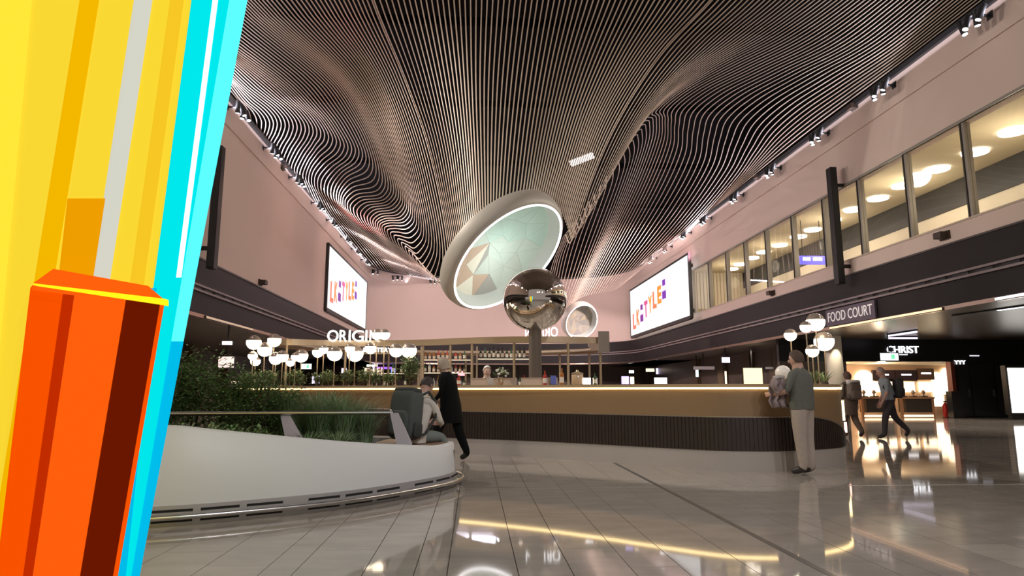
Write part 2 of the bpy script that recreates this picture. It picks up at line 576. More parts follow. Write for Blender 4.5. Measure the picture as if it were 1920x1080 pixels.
# ------------------------------------------------------------------ slatted ceiling
def G(u, near, pts, K):
    """guide: near x, then (px,py,depth) or world Vectors; padded to K knots"""
    w = [Vector((near, 1, 10.5)), Vector((near, 9, 10.5))]
    for p in pts:
        w.append(p if isinstance(p, Vector) else at(p[0], p[1], y=p[2]))
    while len(w) < K:
        k = K - len(w) + 1
        a, b = w[-2], w[-1]
        w = w[:-1] + [a + (b - a) * (i / k) for i in range(1, k + 1)]
    return u, w
V = Vector
LG = [
 G(-11.4, -7.97, [V((-7.97, 9 + 11 * i / 13, 10.5)) for i in range(14)], 16),
 G(-10.6, -7.85, [V((-7.8, 14, 10.5)), V((-7.75, 17.5, 10.55)), (437,184,20.8),(446,193,21.3),(455,202,21.8),(461,211,22.1),(466,221,22.5),(469,230,22.9),(470,236,23.2),(470,240,23.4)], 16),
 G(-9.8, -7.75, [V((-7.65, 14, 10.45)), (448,164,20),(476,186,21.2),(500,206,22.2),(510,220,22.8),(513,230,23.1),(509,247,23.6),(503,258,24.1),(498,265,24.6),(495,270,24.9)], 16),
 G(-9.1, -7.6, [V((-7.45, 14.5, 10.45)), (481,160,20),(503,179,21),(535,206,22.4),(550,225,23),(553,236,23.3),(549,254,24),(535,279,25.2),(529,301,26.6),(533,314,27.6)], 16),
 G(-8.35, -7.4, [(310,0,15.7),(520,160,20),(550,188,21.3),(583,221,22.7),(594,239,23.1),(596,250,23.4),(592,262,23.9),(574,288,25.2),(557,323,27.6),(565,353,30.2)], 16),
 G(-7.75, -6.9, [(350,0,15.7),(546,160,20),(587,203,21.5),(614,234,22.6),(629,264,23.4),(624,279,23.9),(596,304,25.2),(581,327,26.7),(583,345,28),(590,360,29.4),(601,387,32),(622,422,36),(654,463,41),(682,493,47.2)], 16),
 G(-7.2, -6.4, [(390,0,15.7),(579,160,20),(605,193,21),(638,238,22.6),(659,280,23.6),(655,295,24),(629,317,25),(611,338,26),(607,360,27.2),(617,381,29),(636,412,32),(670,450,37),(695,483,42),(709,503,49.5)], 16),
 G(-6.65, -5.9, [(430,0,15.7),(612,160,20),(642,201,21.3),(674,253,22.6),(687,290,23.4),(683,306,23.8),(651,330,25),(637,351,26),(633,365,26.8),(634,380,28),(646,401,30),(670,434,34),(707,474,40),(736,510,51)], 16),
 G(-6.0, -5.5, [(462,0,15.7),(640,160,20),(675,215,21.5),(705,280,23),(717,345,24),(711,359,24.3),(666,367,25.3),(650,379,26),(649,390,26.7),(654,400,28),(670,422,30.5),(699,454,34.5),(723,481,40),(754,514,52)], 16),
 G(-5.25, -4.95, [(505,0,15.7),(660,160,20),(700,230,21.7),(728,300,23.2),(746,368,24.2),(733,383,24.6),(699,393,25.5),(689,405,26.2),(690,415,27),(697,428,28.3),(715,454,31),(730,473,34.5),(745,490,40),(774,519,52.8)], 16),
 G(-4.7, -4.45, [(545,0,15.7),(680,160,20),(722,240,21.8),(748,315,23.3),(762,388,24.2),(754,405,24.5),(723,410,25.4),(709,418,26.2),(710,432,27.3),(718,446,28.8),(730,462,31),(745,480,34.5),(762,498,41),(790,523,53.3)], 16),
 G(-4.2, -4.0, [(580,0,15.7),(700,160,20),(738,250,21.8),(762,330,23.2),(775,410,23.8),(764,422,24.3),(736,424,25.2),(722,428,26.2),(727,446,27.5),(737,461,29.3),(752,478,32),(770,497,36),(788,512,42),(805,525,53.8)], 16),
 G(-3.6, -3.45, [(620,0,15.7),(718,160,20),(755,255,21.6),(780,345,22.4),(795,445,22.2),(782,466,23),(764,461,25),(755,456,27),(758,468,29),(770,482,31.5),(782,495,34.5),(796,508,38.5),(810,519,45),(822,527,54)], 16),
 G(-3.0, -2.95, [(660,0,15.7),(740,160,19.5),(775,255,20.8),(800,350,21.2),(818,475,20.5),(808,505,21),(792,498,24),(785,490,27),(787,497,29.5),(794,505,32),(803,513,35.5),(812,519,40),(822,524,46),(832,528,54.2)], 16),
 G(-2.45, -2.45, [(697,0,15.7),(762,160,19),(796,255,20),(820,350,20.2),(842,500,18.8),(842,532,18.7),(828,530,22),(818,522,27),(819,523,30),(824,525,33),(828,526,37),(833,527,41),(838,528,47),(842,529,54.3)], 16)]
MG = [
 G(-2.35, -2.35, [(701,0,15.7),(765,160,18.95),(799,255,19.9),(823,350,20.1),(845,480,18.7),(850,545,17.9)], 8),
 G(-1.6, -1.6, [(764,0,15.7),(806,160,17.6),(832,270,18.4),(850,380,18.4),(862,460,17.8),(862,505,17.5)], 8),
 G(-.8, -.8, [(827,0,15.7),(849,160,16.8),(864,280,17.5),(875,390,17.6),(880,430,17.4),(883,452,17.3)], 8),
 G(0, 0, [(890,0,15.7),(890,150,16.4),(894,270,17),(898,360,17.2),(900,400,17.2),(902,428,17.2)], 8),
 G(1, 1, [(969,0,15.7),(953,150,16.3),(945,250,16.8),(940,330,17),(938,370,17.1),(936,392,17.2)], 8),
 G(2, 2, [(1048,0,15.7),(1022,130,16.2),(1005,230,16.7),(993,310,17),(988,345,17.2),(985,364,17.3)], 8),
 G(3, 3, [(1127,0,15.7),(1085,120,16.3),(1055,220,16.9),(1032,310,17.2),(1022,350,17.4),(1018,366,17.5)], 8),
 G(4, 4, [(1206,0,15.7),(1148,110,16.5),(1100,215,17.2),(1068,310,17.6),(1050,365,17.7),(1045,388,17.8)], 8),
 G(5, 5, [(1285,0,15.7),(1204,105,16.8),(1135,220,17.6),(1092,330,18),(1070,400,18),(1064,425,18)], 8),
 G(5.6, 5.6, [(1332,0,15.7),(1240,98,17),(1155,230,18),(1105,345,18.3),(1076,435,18.3),(1070,455,18.2)], 8)]
RG = [
 G(5.7, 5.7, [(1336,0,15.7),(1244,98,17),(1158,231,18.1),(1108,346,18.4),(1078,440,18.4),(1060,440,22),(1050,462,27),(1035,500,31),(1022,570,35.5)], 11),
 G(6.4, 6.4, [(1396,0,15.7),(1305,85,17),(1212,195,18.8),(1150,305,19.8),(1112,392,20.2),(1095,392,24),(1082,425,28),(1062,480,32),(1042,580,36)], 11),
 G(7.2, 7.2, [(1459,0,15.7),(1365,75,17.2),(1262,155,19.2),(1198,240,20.6),(1163,300,21.2),(1165,295,25),(1165,325,28.5),(1135,410,32),(1065,580,36)], 11),
 G(8.2, 8.2, [(1538,0,15.7),(1440,68,17.4),(1335,125,19.5),(1255,178,21.2),(1222,207,22),(1225,222,25),(1222,262,28),(1185,360,32),(1085,560,36)], 11),
 G(9.2, 9.2, [(1617,0,15.7),(1515,72,17.5),(1405,128,19.6),(1318,172,21.6),(1278,203,23),(1268,235,25),(1264,280,28),(1228,365,32),(1120,550,37)], 11),
 G(10.2, 10.2, [(1696,0,15.7),(1595,78,17.4),(1480,138,19.8),(1395,185,22),(1352,222,23.8),(1340,258,25.6),(1328,310,28.6),(1270,405,34),(1150,545,42)], 11),
 G(11.3, 11.3, [(1782,0,15.6),(1680,82,17.3),(1575,150,19.7),(1495,203,22),(1450,243,24),(1420,285,26.3),(1388,330,29.2),(1300,425,35),(1172,530,46)], 11),
 G(12.3, 12.28, [V((12.28, y, 10.5)) for y in (15.6, 17.3, 19.7, 22, 24.3, 27, 30, 36, 49)], 11)]

def hermite(us, ps, u):
    n = len(us)
    k = 0
    while k < n - 2 and u > us[k + 1]: k += 1
    h = us[k + 1] - us[k]
    def sl(i):
        if i == 0: return (ps[1] - ps[0]) / (us[1] - us[0])
        if i == n - 1: return (ps[-1] - ps[-2]) / (us[-1] - us[-2])
        return (ps[i + 1] - ps[i - 1]) / (us[i + 1] - us[i - 1])
    t = (u - us[k]) / h
    return (ps[k] * (2 * t ** 3 - 3 * t * t + 1) + sl(k) * (h * (t ** 3 - 2 * t * t + t))
            + ps[k + 1] * (-2 * t ** 3 + 3 * t * t) + sl(k + 1) * (h * (t ** 3 - t * t)))

ceiling = sempty('ceiling')
SLW, SLH, PITCH_S = .034, .013, .132
def slat_group(GS, per, lo, hi, half=0):
    us = [g_[0] for g_ in GS]
    dense = [crom_chord(g_[1], per) for g_ in GS]
    N = len(dense[0])
    n = int(round((hi - lo) / PITCH_S))
    rows = []
    for i in range(n + 1):
        u = lo + (hi - lo) * i / n
        rows.append([hermite(us, [d[j] for d in dense], u) for j in range(N)])
    def smooth(rs, half):
        out = []
        for i in range(len(rs)):
            h = min(half, i, len(rs) - 1 - i)
            w = [math.exp(-(k / (half * .6)) ** 2) for k in range(-h, h + 1)]
            out.append([sum((rs[i + k][j] * w[k + h] for k in range(-h, h + 1)), Vector()) / sum(w) for j in range(N)])
        return out
    if half: rows = smooth(rows, half)
    for i, row in enumerate(rows):
        a, b = rows[max(0, i - 1)], rows[min(n, i + 1)]
        vs, fs = [], []
        for j, p in enumerate(row):
            T = (row[min(N - 1, j + 1)] - row[max(0, j - 1)]).normalized()
            S = b[j] - a[j]
            S = S - T * S.dot(T)
            if S.length < 1e-4: S = Vector((1, 0, 0)) - T * T.x
            S.normalize()
            Nn = T.cross(S)
            if Nn.z > 0 and j == 0: Nn.negate()
            if j and Nn.dot(prevN) < 0: Nn.negate()
            prevN = Nn
            for s_, h_ in ((-1, 0), (1, 0), (1, -1), (-1, -1)):
                vs.append(p + S * (s_ * SLW / 2) + Nn * (h_ * SLH))
        for j in range(N - 1):
            for k in range(4):
                l = (k + 1) % 4
                fs.append((j * 4 + k, j * 4 + l, j * 4 + 4 + l, j * 4 + 4 + k))
        obj('slat', MB().add(vs, fs), M_slat, ceiling)
slat_group(LG, 6, -11.4, -2.45, 5)
slat_group(MG, 7, -2.35, 5.6)
slat_group(RG, 7, 5.7, 12.3, 4)
# ------------------------------------------------------------------ light funnels at the two dips of the ceiling
def funnel(label, c, n, R, panels, pal, seed, glow):
    c = Vector(c); n = Vector(n).normalized()
    t = thing('light_funnel', label, 'light well', tuple(c), 'round openings at the ends of the ceiling dips')
    M_col = mat('funnel_collar', (.50, .46, .41), .5, .1)
    obj('collar', MB().lathe([(R * .97, .01), (R * 1.01, .0), (R * 1.035, -.03), (R * 1.075, -.14), (R * 1.095, -.30), (R * 1.09, -.42)], c, 72, n, caps=False), M_col, t, True)
    obj('light_ring', MB().tube([c + (u_ * math.cos(a) + v_ * math.sin(a)) * R * .985 for u_, v_ in [frame(n)] for a in [2 * PI * k / 72 for k in range(72)]], R * .016, 8, True),
        mat('ring_light', (1, 1, 1), .4, emit=(1, .96, 1), es=5), t)
    obj('inner_wall', MB().lathe([(R * .965, -.01), (R * .955, -.05), (R * .90, -.36)], c, 72, n, caps=False), mat('funnel_lining', (.50, .53, .50), .4), t, True)
    # faceted back shell: a ring of points, an inner ring and a centre, each triangle a piece
    u_, v_ = frame(n)
    r3 = random.Random(seed)
    P0 = [c - n * .36 + (u_ * math.cos(a) + v_ * math.sin(a)) * R * .94 for a in [2 * PI * k / panels for k in range(panels)]]
    P1 = [c - n * (.48 + .06 * r3.random()) + (u_ * math.cos(a) + v_ * math.sin(a)) * R * (.5 + .1 * r3.random()) for a in [2 * PI * (k + .5) / panels for k in range(panels)]]
    P2 = [c - n * (.54 + .05 * r3.random()) + (u_ * math.cos(a) + v_ * math.sin(a)) * R * .2 for a in [2 * PI * k / 5 for k in range(5)]]
    tris = []
    for k in range(panels):
        q = (k + 1) % panels
        tris += [(P0[k], P0[q], P1[k]), (P1[k], P0[q], P1[q])]
        a, b = P2[k * 5 // panels], P2[(q * 5 // panels) % 5]
        tris.append((P1[k], P1[q], b))
        if a != b: tris.append((P1[k], b, a))
    tris += [(P2[0], P2[1], P2[2]), (P2[0], P2[2], P2[3]), (P2[0], P2[3], P2[4])]
    for tr in tris:
        g_ = sum(tr, Vector()) / 3
        mb = MB()
        a = [g_ + (p - g_) * .985 for p in tr]
        b = [p - n * .04 for p in a]
        mb.add(a + b, [(0, 1, 2), (5, 4, 3), (0, 3, 4, 1), (1, 4, 5, 2), (2, 5, 3, 0)])
        rel = g_ - c
        obj('facet', mb, pal(rel.dot(RT) / R, rel.dot(UP) / R, r3), t)
    l = bpy.data.lights.new('funnel_light', 'POINT')
    l.energy, l.color, l.shadow_soft_size = glow, (.94, 1, .97), .1
    o = bpy.data.objects.new('funnel_light', l); COL.objects.link(o); o.parent = t
    o.location = n * .55 + v_ * R * .15
    return t


def frame(n):
    a = n.cross(Vector((0, 0, 1))).normalized()
    return a, n.cross(a).normalized()


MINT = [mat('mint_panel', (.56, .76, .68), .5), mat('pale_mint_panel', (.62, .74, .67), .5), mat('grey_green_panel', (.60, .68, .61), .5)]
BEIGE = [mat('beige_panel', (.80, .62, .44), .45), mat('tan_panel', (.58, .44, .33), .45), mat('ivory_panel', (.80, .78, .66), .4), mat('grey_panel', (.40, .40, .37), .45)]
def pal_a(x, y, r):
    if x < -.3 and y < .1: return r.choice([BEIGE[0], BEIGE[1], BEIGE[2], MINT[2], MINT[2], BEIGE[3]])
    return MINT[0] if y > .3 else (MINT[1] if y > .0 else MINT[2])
def pal_b(x, y, r): return r.choice([mat('stone_panel', (.30, .28, .23), .45), mat('ash_panel', (.24, .235, .21), .45), mat('sand_panel', (.34, .30, .22), .45)])
funnel('large tilted oval ceiling opening with mint facets and white light ring above the bar', at(956, 485, y=17), (.56, -.42, -.71), 1.75, 11, pal_a, 5, 50)
funnel('small round ceiling opening with white light ring right of the chrome ball', at(1091, 604, y=36), (.36, -.84, -.42), 1.0, 9, pal_b, 9, 3)

# ------------------------------------------------------------------ chrome ball on its column, inside the bar
bc = at(1003, 561, y=14)
ball = thing('mirror_ball', 'big chrome mirror ball on a grey column rising from the bar', 'ball', (bc.x, bc.y, 0))
obj('sphere', MB().ball(bc, .69, 48, 32), mat('mirror_chrome', (.82, .78, .74), .015, 1.), ball, True)
obj('column', MB().lathe([(.2, 0), (.2, .06), (.135, .08), (.135, bc.z - .69), (.15, bc.z - .66), (.15, bc.z - .6)], (bc.x, bc.y, 0), 28), mat('column_bronze', (.20, .165, .14), .4, .4), ball, True)

# ------------------------------------------------------------------ bar counter
base_pts = [(-5.9, 16.6), (-5.6, 15.7), (-4.6, 14.85), (-3.0, 14.0), (-1.5, 13.2), (-.09, 12.42), (1.03, 11.76), (2.0, 11.05), (2.75, 10.42), (3.56, 9.78), (4.1, 9.60), (4.56, 9.63), (5.25, 9.9), (5.75, 10.25), (6.05, 10.75), (6.22, 11.5), (6.2, 12.6)]
BARP = [(p.x, p.y) for p in crom([(a, b, 0) for a, b in base_pts], 120)]
# travel left to right: the room side is to the right of travel (positive offset), the inside negative
bar = thing('bar_counter', 'long curved bar with lit gold front, dark wood belt and pale plinth', 'bar', (1.0, 12.0, 0))
M_plinth = mat('pale_plinth', (.42, .37, .335), .45, noise=.05, nscale=2)
M_gold = mat('gold_leather', (.25, .155, .075), .5, noise=.06, nscale=3)
M_woodb = mat('dark_wood_belt', (.034, .021, .016), .45, noise=.25, nscale=9)
obj('plinth', MB().sweep(BARP, [(-.45, 0), (.02, 0), (.02, .285), (-.45, .285)]), M_plinth, bar, True)
XE0, XE1 = 4.85, 5.97
def belt_top(i):
    x, y = BARP[i]
    if i < 70 or x < XE0 and y < 11: return .77
    t = min(1, max(0, (x - XE0) / (XE1 - XE0)))
    return .285 + .485 * math.sqrt(max(0.0, 1 - t ** 2))
IE = max(i for i in range(len(BARP)) if BARP[i][0] < XE1 and (BARP[i][0] < 5 or BARP[i][1] < 10.8))
bb, bg = MB(), MB()
bb.sweep(BARP[:IE + 1], [(-.3, .285)] + [lambda i: (.03, .285), lambda i: (.03, belt_top(i)), lambda i: (-.3, belt_top(i))])
bg.sweep(BARP, [lambda i: (-.3, belt_top(i) if i <= IE else .285), lambda i: (.012, belt_top(i) if i <= IE else .285), lambda i: (.012, 1.165), lambda i: (-.3, 1.165)])
obj('wood_belt', bb, M_woodb, bar, False)
obj('gold_front', bg, M_gold, bar, False)
bat = MB()
acc = 0.
for i in range(1, IE):
    a, b = Vector(BARP[i]), Vector(BARP[i + 1])
    L = (b - a).length; d = (b - a) / L; nn = Vector((d.y, -d.x))
    k = 0.
    while acc < L:
        p = a + d * acc + nn * .034
        h = belt_top(i)
        if h > .32: bat.obox((p.x, p.y, (.29 + h) / 2), .045, .012, h - .29, (d.x, d.y, 0))
        acc += .06
    acc -= L
o = obj('wood_batten', bat, M_woodb, bar, fix=False); o['kind'] = 'stuff'
bl = MB().sweep(BARP[:IE], [lambda i: (.0, belt_top(i) - .006), lambda i: (.045, belt_top(i) - .006), lambda i: (.045, belt_top(i) + .012), lambda i: (.0, belt_top(i) + .012)])
obj('belt_trim', bl, mat('belt_brass', (.40, .33, .27), .35, .7), bar)
obj('glow_strip', MB().sweep(BARP, [(.0, 1.178), (.035, 1.178), (.035, 1.205), (.0, 1.205)]), mat('bar_led', (1, .8, .4), .5, emit=(1, .74, .34), es=5), bar)
obj('counter_top', MB().sweep(BARP, [(-.6, 1.21), (.05, 1.21), (.05, 1.255), (-.6, 1.255)]), mat('counter_stone', (.44, .31, .17), .25), bar)
ins = MB().sweep(BARP, [(-.35, .285), (-.3, .285), (-.3, 1.2), (-.35, 1.2)])
obj('inner_panel', ins, M_brass, bar)
BX = MB()
for i in range(0, 118, 6):
    (x, y), (x2, y2) = BARP[i], BARP[i + 1]
    d = Vector((x2 - x, y2 - y)).normalized()
# row of low pale panels standing on the bar top, inner edge
def on_bar(x, off=-.3):
    i = min(range(len(BARP) - 12), key=lambda k: abs(BARP[k][0] - x))
    a, b = BARP[max(0, i - 1)], BARP[i + 1]
    d = Vector((b[0] - a[0], b[1] - a[1])).normalized()
    return Vector((BARP[i][0] + d.y * off, BARP[i][1] - d.x * off, 1.255)), d
M_serv = mat('service_panel', (.56, .44, .36), .35)
for k, (pa, pb) in enumerate(((858, 893), (897, 944), (948, 982), (984, 1026))):
    x = (((pa + pb) / 2) - 890) / FPX * 12.2
    p, d = on_bar(x, -.42)
    o = obj('service_screen', MB().obox(p + Vector((0, 0, .065)), (pb - pa) / FPX * 12.4, .03, .13, (d.x, d.y, 0)).obox(p + Vector((0, 0, .134)), (pb - pa) / FPX * 12.4, .05, .008, (d.x, d.y, 0)), M_serv, loc=tuple(p))
    tag(o, ['pale low screen on the bar top right beside the person in black', 'pale low screen on the bar top in front of the white capped person', 'pale low screen on the bar top under the shelf of dark bottles', 'pale low screen on the bar top left of the ball column foot'][k], 'screen', 'low screens along the bar top')

# ------------------------------------------------------------------ canopy over the bar
can_pts = [(-4.75, 16.6), (-3.7, 16.95), (-2.6, 17.0), (-1.3, 16.6), (.1, 15.8), (1.4, 15.45), (2.6, 15.55), (3.15, 15.8), (3.4, 17.2), (3.7, 19.4), (2.2, 20.9), (0, 21.3), (-2.4, 20.8), (-4.4, 19.4), (-5.1, 17.7)]
CANP = [(p.x, p.y) for p in crom([(a, b, 0) for a, b in can_pts], 120, True)]
canopy = thing('bar_canopy', 'ring shaped brass canopy on thin posts above the bar', 'canopy', (0, 18, 0))
obj('ring_beam', MB().sweep(CANP, [(-.06, 2.27), (.06, 2.27), (.06, 2.42), (-.06, 2.42)], True), M_brass, canopy)
obj('soffit_strip', MB().sweep(CANP, [(-.42, 2.33), (-.06, 2.33), (-.06, 2.37), (-.42, 2.37)], True), mat('canopy_soffit', (.55, .42, .34), .4), canopy)
for px, front in ((543, 1), (652, 1), (793, 1), (838, 1), (891, 1), (968, 1), (1067, 1), (1127, 1), (736, 0), (872, 0), (1050, 0), (1108, 0)):
    best = min((c for c in CANP if (c[1] < 17.6) == bool(front)), key=lambda c: abs(c[0] / c[1] - (px - 890) / FPX))
    obj('post', MB().lathe([(.05, 0), (.05, .02), (.032, .03), (.032, 2.28)], (best[0], best[1], 0), 10), M_brass, canopy, True)
for k in range(10):
    c_ = CANP[3 + k * 5]
    obj('downlight', MB().lathe([(.045, 2.3), (.045, 2.332)], (c_[0] - .0, c_[1] + .25, 0), 10), M_glow, canopy)
pe = at(1132, 641, y=15.4)
obj('end_panel', MB().obox(pe, .26, .06, .5), mat('panel_brown', (.28, .22, .18), .5), canopy)

# lettering on the canopy
M_sign = mat('sign_white', (1, 1, 1), .4, emit=(1, .96, .86), es=3.2)
yb = 16.85
sg = thing('illuminated_sign', 'white lit letters ORIGIN standing on the canopy beam', 'sign', tuple(at(660, 641, y=yb)))
for ch, x0, x1 in (('O', 613.5, 634), ('R', 636.5, 650), ('I', 653.8, 656.8), ('G', 660, 681.5), ('I', 685, 688), ('N', 693, 708)):
    z_ = at(660, 640.5, y=yb).z
    p0, p1 = at(x0, 640.5, y=yb), at(x1, 640.5, y=yb)
    p0.z = p1.z = z_
    text('letter', ch, p0, p1, .29, .05, M_sign, sg)
sg2 = thing('illuminated_sign', 'small white lit lettering BAR & EATERY hanging under the canopy', 'sign', tuple(at(700, 660, y=16.7)))
p0, p1 = at(654, 660, y=16.7), at(735, 660.5, y=16.7)
text('lettering', 'BAR & EATERY', p0, p1, .115, .02, M_sign, sg2, bold=.015)
obj('sign_rail', MB().box(p0.x - .05, p1.x + .05, 16.71, 16.75, p0.z - .05, p0.z - .02), M_brass, sg2)
sg3 = thing('illuminated_sign', 'back of white lit letters on the canopy right of the ball column', 'sign', tuple(at(1020, 630, y=15.5)))
z_ = 2.42
p0, p1 = at(1046, 634, y=15.5), at(985, 634, y=15.5)
p0.z = p1.z = z_
text('lettering', 'ORIGIN', p0, p1, .23, .04, mat('sign_back', (1, 1, 1), .4, emit=(.95, .95, 1), es=2.2), sg3)

# ------------------------------------------------------------------ back bar shelves with bottles
M_shelf = mat('shelf_brass', (.50, .38, .27), .4, .3)
def shelf_unit(label, pa, pb, y, zs, h):
    xa, xb = at(pa, 700, y=y).x, at(pb, 700, y=y).x
    t = thing('shelf_unit', label, 'shelf', ((xa + xb) / 2, y, 0), 'shelf units of the back bar')
    for x in (xa, xb):
        obj('upright', MB().box(x - .02, x + .02, y - .15, y + .15, 0, h), M_shelf, t)
    for z in zs:
        obj('shelf_board', MB().box(xa + .02, xb - .02, y - .15, y + .15, z - .02, z), M_shelf, t)
        obj('glow_strip', MB().box(xa + .03, xb - .03, y - .16, y - .15, z - .015, z - .003), M_soft, t)
    obj('cabinet', MB().box(xa + .02, xb - .02, y - .2, y + .18, 0, .95), M_dark, t)
    return xa, xb
UN = [('brass shelf unit behind the globe lamps near the canopy lettering', 690, 785, 18.2, (1.28, 1.62), 1.75),
      ('brass shelf unit behind the person in black', 790, 886, 17.6, (1.27, 1.62, 1.96), 2.3),
      ('brass shelf unit with dark bottles left of the ball column', 894, 994, 17.4, (1.27, 1.98), 2.3),
      ]
BOT = [mat('bottle_dark', (.02, .025, .02), .15), mat('bottle_green', (.05, .10, .05), .15), mat('bottle_amber', (.40, .14, .03), .2), mat('bottle_red', (.45, .04, .03), .25), mat('bottle_clear', (.62, .60, .58), .12)]
M_lab = mat('bottle_label', (.75, .68, .58), .6)
def bottle(x, y, z, h, col, lab=True):
    r = .036
    mb = MB()
    mb.lathe([(r, 0), (r, h * .6), (r * .9, h * .66), (r * .36, h * .76), (r * .33, h * .98), (r * .4, h)], (x, y, z), 8)
    if lab:
        mb.cur = 1
        mb.lathe([(r * 1.03, h * .14), (r * 1.03, h * .48)], (x, y, z), 8)
    return obj('bottle', mb, [col, M_lab], loc=(x, y, z))
rb = random.Random(11)
NTH = '- first second third fourth fifth sixth seventh eighth ninth tenth eleventh twelfth thirteenth fourteenth fifteenth sixteenth seventeenth eighteenth'.split()
rows = []
for ui, (lb, pa, pb, y, zs, h) in enumerate(UN):
    xa, xb = shelf_unit(lb, pa, pb, y, zs, h)
    for zi, z in enumerate(zs):
        n = int((xb - xa - .12) / .115)
        where = ['shelves by the lettering', 'shelves behind the black coat', 'shelves left of the ball'][ui]
        nm = 'top' if zi == len(zs) - 1 else ('bottom' if zi == 0 else 'middle')
        if ui == 0: nm = ['lower', 'upper'][zi]
        cnt = 0
        for k in range(n):
            if rb.random() < .12: continue
            if ui == 2 and zi == 1: c_ = BOT[rb.choice([0, 0, 0, 1])]; hh = rb.uniform(.27, .33); cn = 'dark'
            elif ui == 1 and zi == 2: c_ = rb.choice([BOT[2], BOT[3], BOT[1]]); hh = rb.uniform(.2, .29); cn = 'coloured'
            else: c_ = rb.choice(BOT[1:]); hh = rb.uniform(.19, .3); cn = 'coloured'
            o = bottle(xa + .1 + k * .115, y - .03 + rb.uniform(-.04, .04), z, hh, c_)
            cnt += 1
            tag(o, '%s bottle, %s from the left on the %s board, %s' % (cn, NTH[cnt], nm, where), 'bottle', 'bottles on the %s board, %s' % (nm, where))

# things standing on the bar top
def onb(px, off=-.3):
    best = None
    for i in range(4, len(BARP) - 14):
        a, b = BARP[i - 1], BARP[i + 1]
        d = Vector((b[0] - a[0], b[1] - a[1])).normalized()
        q = (BARP[i][0] + d.y * off, BARP[i][1] - d.x * off)
        e = abs(q[0] / q[1] - (px - 890) / FPX)
        if best is None or e < best[0]: best = (e, q)
    return Vector((best[1][0], best[1][1], 1.255))
p = onb(932, -.25)
t = thing('flower_vase', 'gold vase with pale flowers and leaves on the bar top', 'vase', tuple(p))
obj('vase', MB().lathe([(.03, 0), (.045, .02), (.055, .08), (.035, .13), (.045, .15)], p, 12), M_brass, t, True)
fl, lf = MB(), MB()
for k in range(60):
    a, e, r_ = rb.uniform(0, 2 * PI), rb.uniform(.1, 1.4), rb.uniform(.08, .17)
    q = p + Vector((math.cos(a) * math.cos(e) * r_, math.sin(a) * math.cos(e) * r_, .16 + math.sin(e) * r_))
    if k % 3 == 0: fl.ball(q, .022, 6, 4)
    else: lf.obox(q, .07, .025, .004, (math.cos(a), math.sin(a), .6), (0, 0, 1))
obj('flowers', fl, mat('pale_petals', (.75, .70, .62), .7), t); obj('leaves', lf, mat('vase_leaves', (.10, .17, .06), .6), t)
for px, c_, h_, lb in ((1055, BOT[2], .3, 'amber bottle on the bar top beside the glass dispenser'), (1020, BOT[3], .26, 'red bottle on the bar top just right of the ball column'), (868, BOT[3], .2, 'red bottle on the bar top beside the person in black'), (1108, BOT[1], .2, 'green bottle on the bar top between white menu boxes')):
    q = onb(px, -.35); o = bottle(q.x, q.y, q.z, h_, c_); tag(o, lb, 'bottle')
q = onb(1085, -.3)
t = thing('drink_dispenser', 'glass drink dispenser with brass lid on the bar top', 'dispenser', tuple(q))
obj('jar', MB().lathe([(.09, 0), (.105, .02), (.105, .17), (.09, .19)], q, 16), mat('dispenser_amber', (.55, .38, .24), .15), t, True)
obj('lid', MB().lathe([(.11, .19), (.11, .205), (.03, .23), (.02, .26), (.0, .27)], q, 16), M_brass, t, True)
for px, wd, h_, mm, lb in ((1103, .13, .11, M_glow2, 'white lit menu box on the bar top right of the dispenser'), (1121, .07, .11, M_soft, 'cream lit menu box on the bar top under the canopy end'), (1042, .1, .16, mat('blue_box', (.10, .13, .45), .5), 'blue box on the bar top left of the amber bottle'), (1166, .12, .13, mat('violet_screen', (.5, .4, 1), .4, emit=(.55, .45, 1), es=1.5), 'small violet lit card stand on the bar top'), (1189, .06, .12, M_soft, 'small cream lit lantern on the bar top'), (1246, .2, .1, M_glow2, 'white lit till screen on the bar top')):
    q = onb(px, -.35)
    t = thing('menu_stand', lb, 'stand', tuple(q))
    obj('lit_face', MB().obox(q + Vector((0, 0, h_ / 2 + .01)), wd, .03, h_), mm, t)
    obj('stand_base', MB().obox(q + Vector((0, 0, .005)), wd * 1.1, .08, .01), M_black, t)

